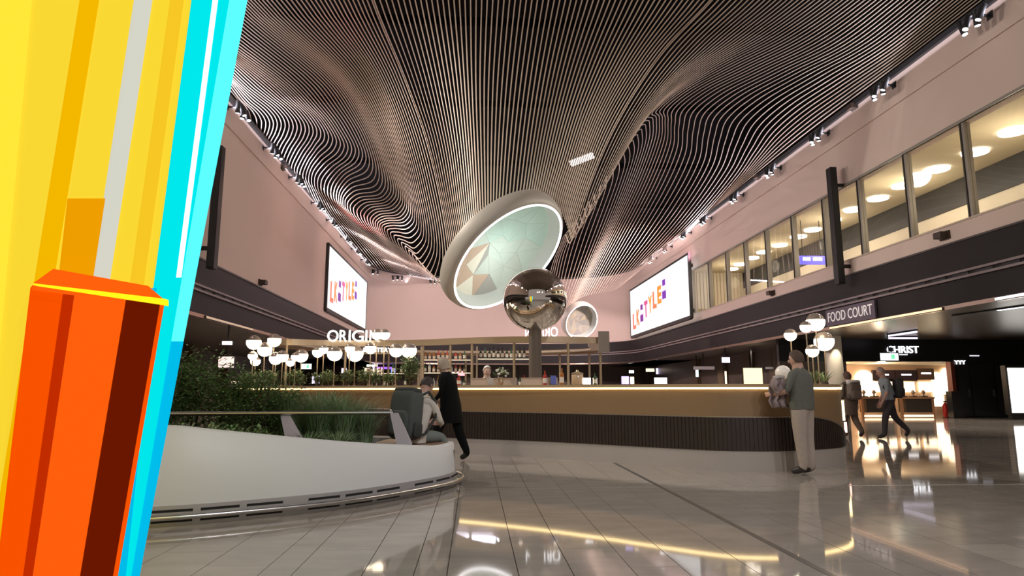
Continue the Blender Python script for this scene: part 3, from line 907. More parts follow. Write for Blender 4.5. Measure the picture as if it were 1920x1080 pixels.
# ------------------------------------------------------------------ globe lamps on thin stems
M_cap = mat('smoked_cap', (.46, .37, .31), .15, .45)
def globe_lamp(px, py, r_px, y, label, group, base_z=1.255):
    c_ = at(px, py, y=y); r = r_px / FPX * y
    t = thing('globe_lamp', label, 'lamp', (c_.x, c_.y, base_z), group)
    obj('globe', MB().ball(c_, r * 1.06, 20, 8, -1, .25), mat('globe_glow', (1, .93, .8), .3, emit=(1, .84, .62), es=5.5), t, True)
    obj('cap', MB().ball(c_, r * 1.065, 20, 8, .25, 1), M_cap, t, True)
    obj('stem', MB().lathe([(.035, base_z), (.035, base_z + .012), (.011, base_z + .02), (.011, c_.z - r * 1.03)], (c_.x, c_.y, 0), 8), M_brass, t, True)
GL = [(476, 642, 12.5, 'tall globe lamp at the left end of the planted bar top'), (514.6, 638, 11.5, 'tall globe lamp second from the left on the planted bar top'), (496.6, 655, 12.5, 'wide globe lamp hanging low between the two tallest left lamps'),
      (474, 667, 8, 'small globe lamp under the leftmost tall lamp'), (479, 677, 8.5, 'lowest small globe lamp at the left end of the bar'), (517, 672, 11, 'globe lamp under the second tall left lamp'), (530, 668, 10, 'globe lamp left of the first canopy post'),
      (544.7, 679, 7.5, 'small low globe lamp by the first canopy post'), (565, 667, 11.5, 'globe lamp right of the first canopy post'), (554, 669, 7.5, 'small globe lamp touching its right neighbour by the canopy post'), (596, 660, 9.5, 'globe lamp left of the letter O under the canopy beam'), (607, 655, 8, 'globe lamp just under the left end of the lettering'),
      (627.5, 663, 13, 'big globe lamp below the letter O'), (666, 663, 14, 'biggest globe lamp below the letter G'), (656, 653, 8.5, 'globe lamp behind the biggest one below the letters'), (695, 653, 10, 'globe lamp over the small lettering below the letter N'),
      (707, 627, 9.5, 'tall globe lamp beside the letter N'), (721, 627, 9.5, 'tall globe lamp standing right of the lettering'), (743, 657, 12, 'globe lamp left of the twin pair right of the lettering'), (767, 657, 13.5, 'rightmost big globe lamp of the left lamp row'),
      (1482, 628, 11, 'globe lamp above the head of the person in green'), (1511, 613, 10.5, 'globe lamp left of the highest one at the right end of the bar'), (1529, 604, 16.5, 'highest globe lamp at the right end of the bar'), (1545, 640, 17.5, 'largest globe lamp at the right end of the bar'), (1523, 658, 11.5, 'low globe lamp right of the head of the person in green')]
for k, (px, py, r_, lb) in enumerate(GL):
    if px < 1000:
        x = (px - 890) / FPX
        q = onb(px, (-.12, -.5, -.31)[k % 3])
        y_ = q.y
        globe_lamp(px, py, r_, y_, lb, 'globe lamps of the left lamp row')
    else:
        globe_lamp(px, py, r_, 10.2 + .22 * (k % 3), lb, 'globe lamps at the right end of the bar')
c_ = at(1468, 699, y=9.98)
t = thing('globe_lamp', 'large white globe lamp low on the bar in front of the person in green', 'lamp', (c_.x, c_.y, 1.255))
obj('globe', MB().ball(c_, .115, 24, 16), mat('opal_glass', (.80, .74, .68), .3, emit=(1, .86, .74), es=.12), t, True)
obj('stem', MB().lathe([(.045, 1.255), (.045, 1.27), (.02, 1.28), (.02, c_.z - .1)], (c_.x, c_.y, 0), 10), M_brass, t)
# lit lantern on the outer end of the bar
le = at(1574, 770, y=11.55)
t = thing('wall_lantern', 'bright glass lantern on the outer end of the bar', 'lamp', (le.x, le.y, le.z))
obj('glass', MB().box(le.x - .06, le.x + .06, le.y - .06, le.y + .06, le.z - .18, le.z + .18), mat('lantern_glow', (1, .9, .6), .4, emit=(1, .74, .34), es=5), t)
obj('frame', MB().box(le.x - .07, le.x + .07, le.y - .07, le.y + .07, le.z + .18, le.z + .2).box(le.x - .07, le.x + .07, le.y - .07, le.y + .07, le.z - .2, le.z - .18).box(le.x - .012, le.x + .012, le.y - .066, le.y - .06, le.z - .18, le.z + .18), M_brass, t)
l2 = at(1585, 801, y=11.3)
t = thing('marker_light', 'small red and white marker light low at the bar end', 'lamp', (l2.x, l2.y, l2.z))
obj('lens', MB().box(l2.x - .02, l2.x + .02, l2.y - .02, l2.y + .02, l2.z - .09, l2.z + .09), mat('marker_glow', (1, .6, .5), .4, emit=(1, .55, .45), es=3), t)
obj('housing', MB().box(6.1, l2.x + .03, l2.y + .0, l2.y + .05, l2.z - .11, l2.z + .11), M_black, t)

# ------------------------------------------------------------------ big wall screens, line-array speakers, spot clusters
M_scr = mat('screen_white', (.02, .02, .02), .4, emit=(1, .985, .985), es=1.12)
def screen(label, x, side, y0, y1, z0, z1):
    t = thing('wall_screen', label, 'screen', (x, (y0 + y1) / 2, (z0 + z1) / 2), 'big wall screens')
    s_ = side
    obj('display', MB().box(min(x, x + .14 * s_), max(x, x + .14 * s_), y0, y1, z0, z1), M_scr, t)
    f = MB()
    a, b = min(x, x + .16 * s_), max(x, x + .16 * s_)
    f.box(a, b, y0 - .14, y0, z0 - .14, z1 + .14).box(a, b, y1, y1 + .14, z0 - .14, z1 + .14).box(a, b, y0, y1, z0 - .2, z0).box(a, b, y0, y1, z1, z1 + .12)
    obj('bezel', f, M_black, t)
    xf = x + .15 * s_
    ny = (lambda q: y0 + (y1 - y0) * q) if s_ > 0 else (lambda q: y1 - (y1 - y0) * q)
    cols = [(1, .22, .12), (1, .32, .10), (.26, .02, .36), (.85, .10, .32), (1, .40, .03), (1, .25, .10), (1, .36, .04), (.24, .03, .50)]
    n = 8
    for k, ch in enumerate('LKSTYLES'):
        u = .05 + k * .082
        v = .12 + k * .05
        h = .34
        cm = mat('screen_ink_%d' % k, tuple(c * .03 for c in cols[k]), .5, emit=cols[k], es=.9)
        zz = z0 + (z1 - z0) * v
        hh = (z1 - z0) * h
        if ch == 'S':
            d = (ny(1) - ny(0)) * .06
            mb = MB()
            A = lambda q: ny(u) + d * q
            def pl(q0, q1, r0, r1):
                mb.box(min(xf, xf + .01 * s_), max(xf, xf + .01 * s_), min(A(q0), A(q1)), max(A(q0), A(q1)), zz + hh * r0, zz + hh * r1)
            pl(0, 1, 0, .42); pl(.12, .88, .72, 1.05)
            obj('lipstick_mark', mb, cm, t)
            mb = MB(); pl(.05, .95, .42, .5)
            obj('lipstick_mark', mb, mat('screen_ink_pink', (.02, .02, .02), .5, emit=(.95, .7, .95), es=1), t)
        else:
            q0, q1 = ny(u), ny(u + .066)
            text('letter', ch, (xf, q0, zz), (xf, q1, zz), hh, .01, cm, t, bold=.05)
    return t
screen('big white screen on the left wall', XL, 1, 35.0, 47.4, 5.5, 8.85)
xs = XR - .45
a, b = at(1294, 478, x=xs), at(1187, 630, x=xs)
t = screen('big white screen on the right wall beside the gallery windows', xs, -1, a.y, b.y, b.z, a.z)
for yy in (a.y + 1, (a.y + b.y) / 2, b.y - 2.5):
    obj('bracket', MB().box(xs - .05, XR, yy - .05, yy + .05, b.z + .3, b.z + .5).box(xs - .05, XR, yy - .05, yy + .05, a.z - .5, a.z - .3), M_black, t)

def speaker(label, x, y, z0, z1, side):
    t = thing('column_speaker', label, 'speaker', (x, y, (z0 + z1) / 2), 'black column speakers')
    obj('cabinet', MB().box(x - .11, x + .11, y - .14, y + .14, z0, z1), M_black, t)
    obj('grille', MB().box(x - .09, x + .09, y - .155, y - .14, z0 + .05, z1 - .05), mat('speaker_grille', (.03, .03, .03), .8), t)
    for z in (z0 + .6, z1 - .6):
        obj('bracket', MB().box(min(x, x + side * .45), max(x, x + side * .45), y - .03, y + .03, z - .06, z + .06), M_black, t)
speaker('tall black column speaker on the left wall', -7.6, at(404, 400, x=-7.6).y, 4.62, 8.3, -1)
speaker('tall black column speaker before the gallery windows', 12.0, at(1567, 430, x=12.0).y, 4.62, 8.6, 1)

def cluster(side, y, label, n=4, x=None, d=None):
    x = x if x is not None else (XL if side < 0 else XR)
    inw = Vector((-side, 0, 0)) if d is None else Vector(d)
    z = 10.12
    alo = Vector((-inw.y, inw.x, 0))
    b0 = Vector((x, y, z))
    t = thing('spotlight_cluster', label, 'spotlight', tuple(b0), 'spotlight clusters under the ceiling edge')
    obj('arm', MB().tube([b0, b0 + inw * .5], .035, 8).obox(b0 + inw * .02, .04, .2, .2, inw), M_black, t)
    obj('rail', MB().obox(b0 + inw * .5, .05, .9, .06, inw), M_black, t)
    for k in range(n):
        c_ = b0 + inw * .5 + alo * (-.38 + .76 * k / (n - 1))
        dr = (inw * (.35 if k % 2 else -.1) + alo * (.25 - .15 * k) + Vector((0, 0, -1))).normalized()
        can = obj('lamp_can', MB().lathe([(.072, -.18), (.072, .2)], c_ + dr * .14, 12, dr), M_black, t, True)
        obj('lens', MB().lathe([(.063, .202), (.063, .21)], c_ + dr * .14, 12, dr), M_glow2, can)
ord_ = ['nearest', 'second', 'third', 'fourth', 'fifth', 'sixth', 'seventh', 'eighth', 'ninth', 'tenth']
for k, px in enumerate((443, 507, 553, 593, 620, 646, 665, 682)):
    cluster(-1, at(px + 4, 225 + (px - 443) * 1.13, x=-7.6).y, '%s spotlight cluster from the front along the left wall' % ord_[k])
for k, px in enumerate((1830, 1655, 1535, 1448, 1380, 1322, 1285, 1250, 1222)):
    cluster(1, at(px, 40 + (1830 - px) * .737, x=12.0).y, '%s spotlight cluster from the front along the right wall' % ord_[k])
for px, lb in ((700, 'spotlight cluster in the left corner of the back wall'), (743, 'spotlight cluster on the back wall above the left screen edge'), (818, 'spotlight cluster on the back wall left of the large funnel')):
    best = min(ARC, key=lambda c: abs(c[0] / c[1] - (px - 890) / FPX))
    cluster(1, best[1], lb, 3, best[0], (0, -1, 0))
M_cam = mat('camera_bronze', (.05, .03, .02), .5)
for k, (px, py, x, lb) in enumerate(((487, 529, XL, 'small dark camera low on the left wall above the fascia'), (1773, 441, XR, 'small dark camera on the right wall under the near gallery window'), (1450, 549, XR, 'small dark camera on the right wall under the far gallery windows'), (1605, 200, XR, 'small grey sensor under the ceiling edge on the right'), (1425, 331, XR, 'small pale sensor under the ceiling edge far on the right'), (527, 314, XL, 'small dark sensor under the ceiling edge on the left'))):
    q = at(px, py, x=x); s_ = -1 if x > 0 else 1
    t = thing('wall_camera', lb, 'camera', tuple(q), 'small cameras on the walls')
    obj('body', MB().box(min(q.x, q.x + .25 * s_), max(q.x, q.x + .25 * s_), q.y - .14, q.y + .14, q.z - .09, q.z + .07), M_cam, t)
    obj('mount', MB().box(min(q.x, q.x + .05 * s_), max(q.x, q.x + .05 * s_), q.y - .18, q.y + .18, q.z - .12, q.z + .1), M_steel if k == 3 else M_cam, t)

q = at(1091, 299, y=18.4)
t = thing('ceiling_spot', 'bright white lamp shining through the slats right of the large funnel', 'lamp', tuple(q))
obj('lit_face', MB().obox(q, .72, .1, .16, (1, 0, .42)), M_glow2, t)
obj('housing', MB().obox(q + Vector((0, .06, .1)), .76, .16, .12, (1, 0, .42)), M_black, t)
obj('hanger', MB().lathe([(.02, .1), (.02, 13.6 - q.z)], q, 8), M_black, t)
# ------------------------------------------------------------------ gallery behind the windows of the right wall
win = sempty('window_1')
M_frame = mat('window_frame', (.34, .31, .27), .4, .3)
M_fdark = mat('window_gasket', (.05, .04, .03), .5)
my = [at(px, 720 - (px - 890) * .45, x=12.5).y for px in (1332, 1365, 1400, 1440, 1490, 1549, 1616, 1705, 1815)]
my = [36.6] + my + [my[-1] - 2.2, my[-1] - 4.4, my[-1] - 6.6]
for k, y in enumerate(my):
    mu = obj('mullion', MB().box(XR + .03, XR + .2, y - .07, y + .07, WB, WT), M_frame, win)
    obj('gasket', MB().box(XR + .0, XR + .03, y + .02, y + .06, WB, WT), M_fdark, mu)
for a, b in zip(my, my[1:]):
    obj('pane', MB().box(XR + .1, XR + .115, b + .07, a - .07, WB, WT), M_glass, win, fix=False)
obj('sill', MB().box(XR - .02, XR + .3, 9.6, 36.7, WB - .05, WB), mat('sill_cream', (.50, .40, .32), .5), win)
obj('head_rail', MB().box(XR - .02, XR + .05, 9.6, 36.7, WT, WT + .08), M_frame, win)
GX = 16.5
M_gc = mat('gallery_ceiling_cream', (.62, .53, .36), .8)
struct('ceiling_gallery', MB().box(XR + .3, 20, 4, 44, 8.3, 8.4), M_gc)
struct('floor_gallery', MB().box(XR + .3, 20, 4, 44, 5.2, 5.3), mat('gallery_floor', (.3, .27, .22), .5))
struct('wall_gallery', MB().box(GX, GX + .2, 4, 44, 5.3, 7.35), M_cream)
struct('trim_25', MB().box(GX - .05, GX + .2, 4, 44, 7.35, 8.3), mat('gallery_grey', (.05, .047, .042), .6))
gwe = sempty('wall_gallery_end')
obj('wall_panel', MB().box(XR + .3, GX, 39, 39.2, 5.3, 8.3), M_cream, gwe)
for k in range(18):
    obj('slat', MB().box(XR + .5 + k * .21, XR + .6 + k * .21, 38.9, 39, 5.3, 8.3), M_cream, gwe)
obj('parapet', MB().box(XR + .32, XR + .5, 5, 38.8, 5.3, 5.5), mat('parapet_cream', (.55, .48, .36), .6), gwe)
glp = []
for k, (px, py) in enumerate(((1900, 245), (1828, 284), (1757, 316), (1693, 347), (1646, 371), (1600, 392), (1560, 412), (1524, 430), (1497, 443), (1462, 459), (1432, 472), (1410, 483), (1388, 495), (1372, 504))):
    p = at(px, py, z=8.29)
    glp.append(p)
    t = thing('ceiling_light', 'round ceiling light in the gallery, number %s from the right edge' % ['one', 'two', 'three', 'four', 'five', 'six', 'seven', 'eight', 'nine', 'ten', 'eleven', 'twelve', 'thirteen', 'fourteen'][k], 'ceiling light', tuple(p), 'round ceiling lights in the gallery')
    t['label'] = 'round ceiling light in the gallery, %s along from the right picture edge' % NTH[k + 1]
    obj('ring', MB().lathe([(.36, 0), (.36, -.06), (.32, -.06), (.30, 0)], p, 24, caps=False), mat('lamp_ring', (1, .95, .9), .5, emit=(1, .95, .9), es=4), t, True)
    obj('glow_face', MB().lathe([(.3, -.012), (.3, -.001)], p, 24), mat('lamp_diffuser', (1, .95, .9), .5, emit=(1, .88, .70), es=.85), t)
for y in (11, 16, 21, 26, 31, 36):
    l = bpy.data.lights.new('gallery_light', 'POINT'); l.energy, l.color, l.shadow_soft_size = 85, (1, .86, .64), .3
    o = bpy.data.objects.new('gallery_light', l); COL.objects.link(o); o.location = (14.6, y, 7.2)
p = at(1720, 328, y=20.4)
t = thing('globe_pendant', 'large white globe pendant hanging in the gallery', 'lamp', tuple(p))
obj('globe', MB().ball(p, .41, 28, 18), mat('pendant_glow', (1, 1, 1), .4, emit=(1, .97, .92), es=2.5), t, True)
obj('cord', MB().lathe([(.012, .4), (.012, 8.3 - p.z)], p, 6), M_black, t)
p = at(1523, 488, y=26.4)
t = thing('sign_reflection', 'blue sign reflection in a gallery window, built as a glowing panel', 'sign', tuple(p))  # sign mirrored in the window glass, built as a hung glowing panel
obj('panel', MB().obox(p, 1.15, .08, .36), mat('sign_blue', (.1, .1, 1), .5, emit=(.12, .10, .95), es=1.1), t)
obj('hanger', MB().obox(p + Vector((-.4, 0, .18 + (8.3 - p.z - .18) / 2)), .02, .02, 8.3 - p.z - .18).obox(p + Vector((.4, 0, .18 + (8.3 - p.z - .18) / 2)), .02, .02, 8.3 - p.z - .18), M_black, t)
mk = MB()
for a, b in ((-.42, -.28), (-.25, -.1), (.02, .2), (.24, .4)): mk.obox(p + Vector(((a + b) / 2, -.045, .04)), b - a, .01, .13)
obj('mark', mk, M_glow2, t)

# FOOD COURT sign on the fascia
fs = thing('fascia_sign', 'violet grey banner reading FOOD COURT on the right fascia', 'sign', (XR, 21.7, 3.6))
ya, yb_ = at(1548, 595, x=12.3).y, at(1640, 585, x=12.3).y
obj('banner', MB().box(XR - .09, XR - .02, yb_, ya, 3.36, 3.93), mat('banner_violet', (.11, .085, .115), .5), fs)
text('lettering', 'FOOD COURT', (XR - .1, ya - .15, 3.5), (XR - .1, yb_ + .12, 3.5), .33, .012, mat('banner_white', (.7, .64, .62), .5, emit=(1, .92, .9), es=.35), fs)

# lamp reflections along the lower fascia edges, put in as glowing strips
for k, (pa, pb, x, col, es, lb) in enumerate(((1560, 1775, XR, (1, .60, .36), 1.3, 'warm lamp reflection, as a glowing strip on the lower edge of the right fascia'), (1878, 1960, XR, (.9, .92, 1), 2.0, 'cool white reflection, as a glowing strip on the right fascia edge near the picture side'), (380, 470, XL, (1, .75, .55), .22, 'dim reflection, as a glowing strip on the lower edge of the left fascia'))):
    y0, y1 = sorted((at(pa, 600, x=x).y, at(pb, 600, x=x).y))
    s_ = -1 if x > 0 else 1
    t = thing('glow_strip', lb, 'light', (x, (y0 + y1) / 2, ZF))
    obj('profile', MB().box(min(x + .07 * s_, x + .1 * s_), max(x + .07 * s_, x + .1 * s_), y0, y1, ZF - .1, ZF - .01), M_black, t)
    obj('glow_face', MB().box(min(x + .1 * s_, x + .11 * s_), max(x + .1 * s_, x + .11 * s_), y0, y1, ZF - .085, ZF - .025), mat('edge_glow_%d' % k, col, .5, emit=col, es=es), t)
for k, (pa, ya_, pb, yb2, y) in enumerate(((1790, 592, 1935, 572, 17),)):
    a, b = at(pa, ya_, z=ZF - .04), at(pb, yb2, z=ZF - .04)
    t = thing('glow_strip', 'cool white lit strip in the soffit at the right picture edge', 'light', tuple((a + b) / 2))
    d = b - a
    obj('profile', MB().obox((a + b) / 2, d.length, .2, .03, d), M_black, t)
    obj('glow_face', MB().obox(b - d * .2 + Vector((0, 0, -.02)), d.length * .4, .12, .012, d), mat('edge_glow_1', (1, 1, 1), .5), t)

# ------------------------------------------------------------------ ground floor right: column, jeweller's shop, dark shop
cx, cy = 14.55, 26.0
colm = sempty('trim_20')
obj('column_shaft', MB().lathe([(.33, 0), (.33, ZF - .02)], (cx, cy, 0), 32), mat('column_cream', (.62, .55, .45), .5), colm, True)
obj('column_foot', MB().lathe([(.35, 0), (.35, .1)], (cx, cy, 0), 32), M_steel, colm, True)
spot('column_light', (cx - .15, cy - .75, 3.25), (cx, cy - .2, 1.6), 150, (1, .9, .72), .9, .5, .04)

SY, SX0, SX1, SZ = 27.3, at(1588, 700, y=27.3).x, at(1784, 700, y=27.3).x, 2.38
shop = sempty('wall_shop')
M_shopd = mat('shop_black', (.012, .012, .013), .3)
obj('fascia', MB().box(12.9, 26, SY, SY + .2, SZ, ZF - .02), M_shopd, shop)
obj('side_panel', MB().box(SX1, SX1 + .16, SY, SY + .3, 0, SZ), mat('red_brown_jamb', (.16, .03, .02), .4), shop)
obj('left_panel', MB().box(12.9, SX0, SY, SY + .2, 0, SZ), M_ground, shop)
obj('inner_left', MB().box(SX0 - .1, SX0, SY + .2, SY + 4, 0, SZ), mat('shop_cream', (.70, .52, .38), .6), shop)
obj('back_panel', MB().box(SX0 - .1, SX1 + 3, SY + 4, SY + 4.1, 0, SZ), mat('shop_cream', (.70, .52, .38), .6), shop)
obj('shop_ceiling', MB().box(SX0 - .1, SX1 + 3, SY + .2, SY + 4, SZ, SZ + .05), M_cream, shop)
obj('door_panel', MB().box(SX1 + .16, 26, SY + .02, SY + .2, 0, SZ), M_shopd, shop)
for k, (pa, pb) in enumerate(((1798, 1818), (1822, 1864), (1868, 1886))):
    xa, xb = at(pa, 720, y=SY).x, at(pb, 720, y=SY).x
    dp = obj('door_leaf', MB().box(xa, xb, SY - .03, SY + .02, .08, 2.25), mat('door_dark', (.022, .022, .023), .35), shop)
    obj('handle', MB().box(xb - .1, xb - .07, SY - .08, SY - .03, .9, 1.2), M_steel, dp)
t = thing('shop_sign', 'white lit letters CHRIST over the jewellery shop', 'sign', tuple(at(1693, 661, y=SY - .05)))
p0, p1 = at(1664, 662, y=SY - .03), at(1723, 661.5, y=SY - .03); p1.z = p0.z
text('lettering', 'CHRIST', p0, p1, .30, .05, mat('sign_cool', (1, 1, 1), .4, emit=(.93, .93, 1), es=2.2), t, bold=.0)
q = at(1694, 665, y=SY - .03)
obj('underline', MB().obox(q, .35, .03, .035), mat('sign_cool', (1, 1, 1), .4), t)
t = thing('shop_sign', 'small white lit letters over the dark shop door', 'sign', tuple(at(1801, 681, y=SY - .02)))
p0, p1 = at(1790, 683, y=SY - .03), at(1811, 683, y=SY - .03); p1.z = p0.z
text('lettering', 'YYY', p0, p1, .17, .03, mat('sign_cool', (1, 1, 1), .4), t, bold=.02)
q = at(1827, 667, y=SY - .03)
t = thing('shop_sign', 'thin white lit strip above the dark shop door', 'sign', tuple(q))
obj('tube', MB().obox(q, .42, .03, .05), mat('strip_dim', (.9, .9, 1), .4, emit=(.9, .9, 1), es=.8), t)
obj('mount', MB().obox(q + Vector((0, .02, 0)), .46, .02, .08), M_black, t)
q = at(1667.5, 669, y=24.5)
def exit_sign(label, q, w, h, green):
    t = thing('exit_sign', label, 'sign', tuple(q))
    obj('lit_face', MB().obox(q, w, .06, h), mat('exit_white', (.8, 1, .9), .5, emit=(.75, 1, .86), es=2.6), t)
    obj('green_band', MB().obox(q + Vector((w * .18, -.034, 0)), w * .22, .01, h * .7), mat('exit_green', (.1, .6, .3), .5, emit=(.25, .9, .5), es=1), t)
    f = MB().obox(q + Vector((0, 0, h / 2 + .02)), w + .06, .08, .04)
    f.obox(q + Vector((0, 0, h / 2 + (ZF - q.z - h / 2) / 2)), .03, .03, ZF - .02 - q.z - h / 2)
    obj('hanger', f, M_black, t)
exit_sign('white and green lit exit sign hanging before the jewellery shop', q, .68, .27, 1)
exit_sign('green lit exit sign hanging far behind the left globe lamps', at(574, 687, y=33), .5, .25, 1)
for k, (pa, pb, y, lb) in enumerate(((1664, 1720, 25.5, 'white glowing fluorescent tube above the jewellery shop sign'), (1664, 1720, 26.3, 'lower white tube close over the jewellery shop sign'))):
    a, b = at(pa, (631, 634)[k], z=ZF - .1), at(pb, (622, 634)[k], z=ZF - .1)
    if k == 0: a, b = at(1665, 630, z=ZF - .1), at(1719, 622, z=ZF - .1)
    t = thing('tube_light', lb, 'light', tuple((a + b) / 2))
    d = b - a
    obj('tube', MB().tube([a, b], .035, 8), mat('tube_glow', (.9, .85, 1), .4, emit=(.88, .80, 1), es=1.4), t)
    obj('holder', MB().obox((a + b) / 2 + Vector((0, 0, .06)), d.length, .1, .05, d), M_black, t)

# inside the shop
M_nich = mat('niche_glow', (1, .9, .75), .5, emit=(1, .84, .58), es=2.3)
YB = SY + 3.95
def shop_niche(px0, px1, py0, py1, label, arch=True):
    a, b = at(px0, py1, y=YB), at(px1, py0, y=YB)
    n = 14
    poly = [(a.x, a.z), (b.x, a.z)]
    w = (b.x - a.x) / 2; h0 = b.z - (w if arch else 0)
    poly += [((a.x + b.x) / 2 + w * math.cos(PI * k / n), h0 + w * math.sin(PI * k / n)) for k in range(n + 1)] if arch else [(b.x, b.z), (a.x, b.z)]
    mb = MB()
    m_ = len(poly)
    mb.add([(p[0], YB - .06, p[1]) for p in poly] + [(p[0], YB, p[1]) for p in poly], [tuple(range(m_)), tuple(range(2 * m_ - 1, m_ - 1, -1))] + [(i, m_ + i, m_ + (i + 1) % m_, (i + 1) % m_) for i in range(m_)])
    t = thing('lit_niche', label, 'niche', ((a.x + b.x) / 2, YB, a.z), 'lit niches in the jewellery shop')
    obj('backlight', mb, M_nich, t)
    obj('ledge', MB().box(a.x - .04, b.x + .04, YB - .2, YB, a.z - .05, a.z), M_brass, t)
shop_niche(1604, 1637, 694, 748, 'wide glowing arched niche at the left of the jewellery shop')
shop_niche(1752, 1764, 698, 762, 'narrow glowing arched niche at the right of the jewellery shop')
shop_niche(1767, 1783, 690, 740, 'glowing arched niche beside the red jamb of the jewellery shop')
for k, (pa, pb, py0, py1, lb) in enumerate(((1637, 1676, 694, 714, 'dark display board left in the jewellery shop'), (1680, 1718, 694, 714, 'dark display board in the middle of the jewellery shop'), (1722, 1750, 691, 712, 'brown display board right in the jewellery shop'))):
    a, b = at(pa, py1, y=YB - .1), at(pb, py0, y=YB - .1)
    t = thing('display_board', lb, 'board', tuple((a + b) / 2))
    obj('board', MB().box(a.x, b.x, YB - .12, YB - .02, a.z, b.z), mat('board_dark', (.05, .035, .05), .4) if k < 2 else mat('board_brown', (.16, .10, .08), .4), t)
    c_ = (a + b) / 2
    obj('mark', MB().box(c_.x - .25, c_.x + .25, YB - .13, YB - .12, c_.z - .0, c_.z + .07), M_glow2, t)
    g0 = at(pa + 3, 735, y=YB - .1); g1 = at(pb - 3, 716, y=YB - .1)
    obj('backlight', MB().box(g0.x, g1.x, YB - .08, YB - .03, g0.z, g1.z), M_nich, t)
for k, (pa, pb, lb) in enumerate(((1614, 1678, 'long wooden jewellery counter at the left of the shop'), (1688, 1752, 'long wooden jewellery counter at the right of the shop'))):
    y = SY + .5
    xa, xb = at(pa, 750, y=y).x, at(pb, 750, y=y).x
    t = thing('display_counter', lb, 'counter', ((xa + xb) / 2, y, 0), 'wooden counters of the jewellery shop')
    obj('top', MB().box(xa, xb, y - .05, y + .6, .80, .88), mat('counter_wood', (.50, .27, .14), .4), t)
    obj('body', MB().box(xa + .25, xb - .02, y + .03, y + .55, .22, .80), mat('counter_dark', (.055, .042, .036), .5), t)
    obj('leg', MB().box(xa + .02, xa + .12, y, y + .1, .0, .80), mat('counter_wood', (.5, .27, .14)), t)
    obj('leg', MB().box(xb - .12, xb - .02, y, y + .1, .0, .80), mat('counter_wood', (.5, .27, .14)), t)
    obj('foot_light', MB().box(xa + .1, xb - .1, y + .0, y + .02, .03, .12), M_soft, t)
    for j in range(3):
        xx = xa + .3 + j * (xb - xa - .6) / 2
        q = thing('jewellery_stand', '%s jewellery stand on the %s shop counter' % (['left', 'middle', 'right'][j], ['left', 'right'][k]), 'stand', (xx, y + .25, .88), 'jewellery stands on the counters')
        obj('base', MB().box(xx - .13, xx + .13, y + .13, y + .37, .88, .92), M_black, q)
        obj('bust', MB().lathe([(.05, .92), (.03, 1.0), (.09, 1.06), (.07, 1.12), (.02, 1.18)], (xx, y + .25, 0), 10), mat('stand_velvet', (.35, .27, .22), .7), q, True)
xr, yr = at(1773, 766, y=SY + .3).x, SY + .3
t = thing('fire_extinguisher', 'red fire extinguisher at the right jamb of the jewellery shop', 'extinguisher', (xr, yr, 0))
obj('cylinder', MB().lathe([(.11, .02), (.12, .05), (.12, .5), (.06, .6), (.04, .64)], (xr, yr, 0), 16), mat('extinguisher_red', (.65, .03, .02), .3), t, True)
obj('valve', MB().obox((xr, yr, .68), .12, .06, .06), M_black, t)
obj('stand', MB().lathe([(.15, 0), (.15, .02)], (xr, yr, 0), 16), M_black, t)
xa = at(1770, 760, y=SY - .1).x
t = thing('dark_cabinet', 'black cabinet standing between the shop jamb and the dark door', 'cabinet', (xa + .45, SY - .2, 0))
obj('body', MB().box(xa + .2, xa + .75, SY - .35, SY - .01, .05, 1.12), M_shopd, t)
obj('plinth', MB().box(xa + .22, xa + .73, SY - .33, SY - .02, 0, .05), M_black, t)
for x in (16.2, 18.4):
    l = bpy.data.lights.new('shop_light', 'POINT'); l.energy, l.color, l.shadow_soft_size = 85, (1, .74, .50), .15
    o = bpy.data.objects.new('shop_light', l); COL.objects.link(o); o.location = (x, SY + 1.6, 2.1)
a, b = at(1898, 774, y=25.6), at(1952, 690, y=25.6)
t = thing('light_box', 'bright white advertising light box at the right picture edge', 'light box', ((a.x + b.x) / 2, 25.7, 0))
obj('lit_face', MB().box(a.x, b.x, 25.58, 25.6, a.z, b.z), mat('lightbox_glow', (1, 1, 1), .5, emit=(1, .97, .9), es=2.5), t)
obj('case', MB().box(a.x - .08, b.x + .08, 25.6, 25.85, a.z - .08, b.z + .1), M_black, t)
obj('foot', MB().box(a.x, b.x, 25.62, 25.83, 0, a.z - .08), M_black, t)

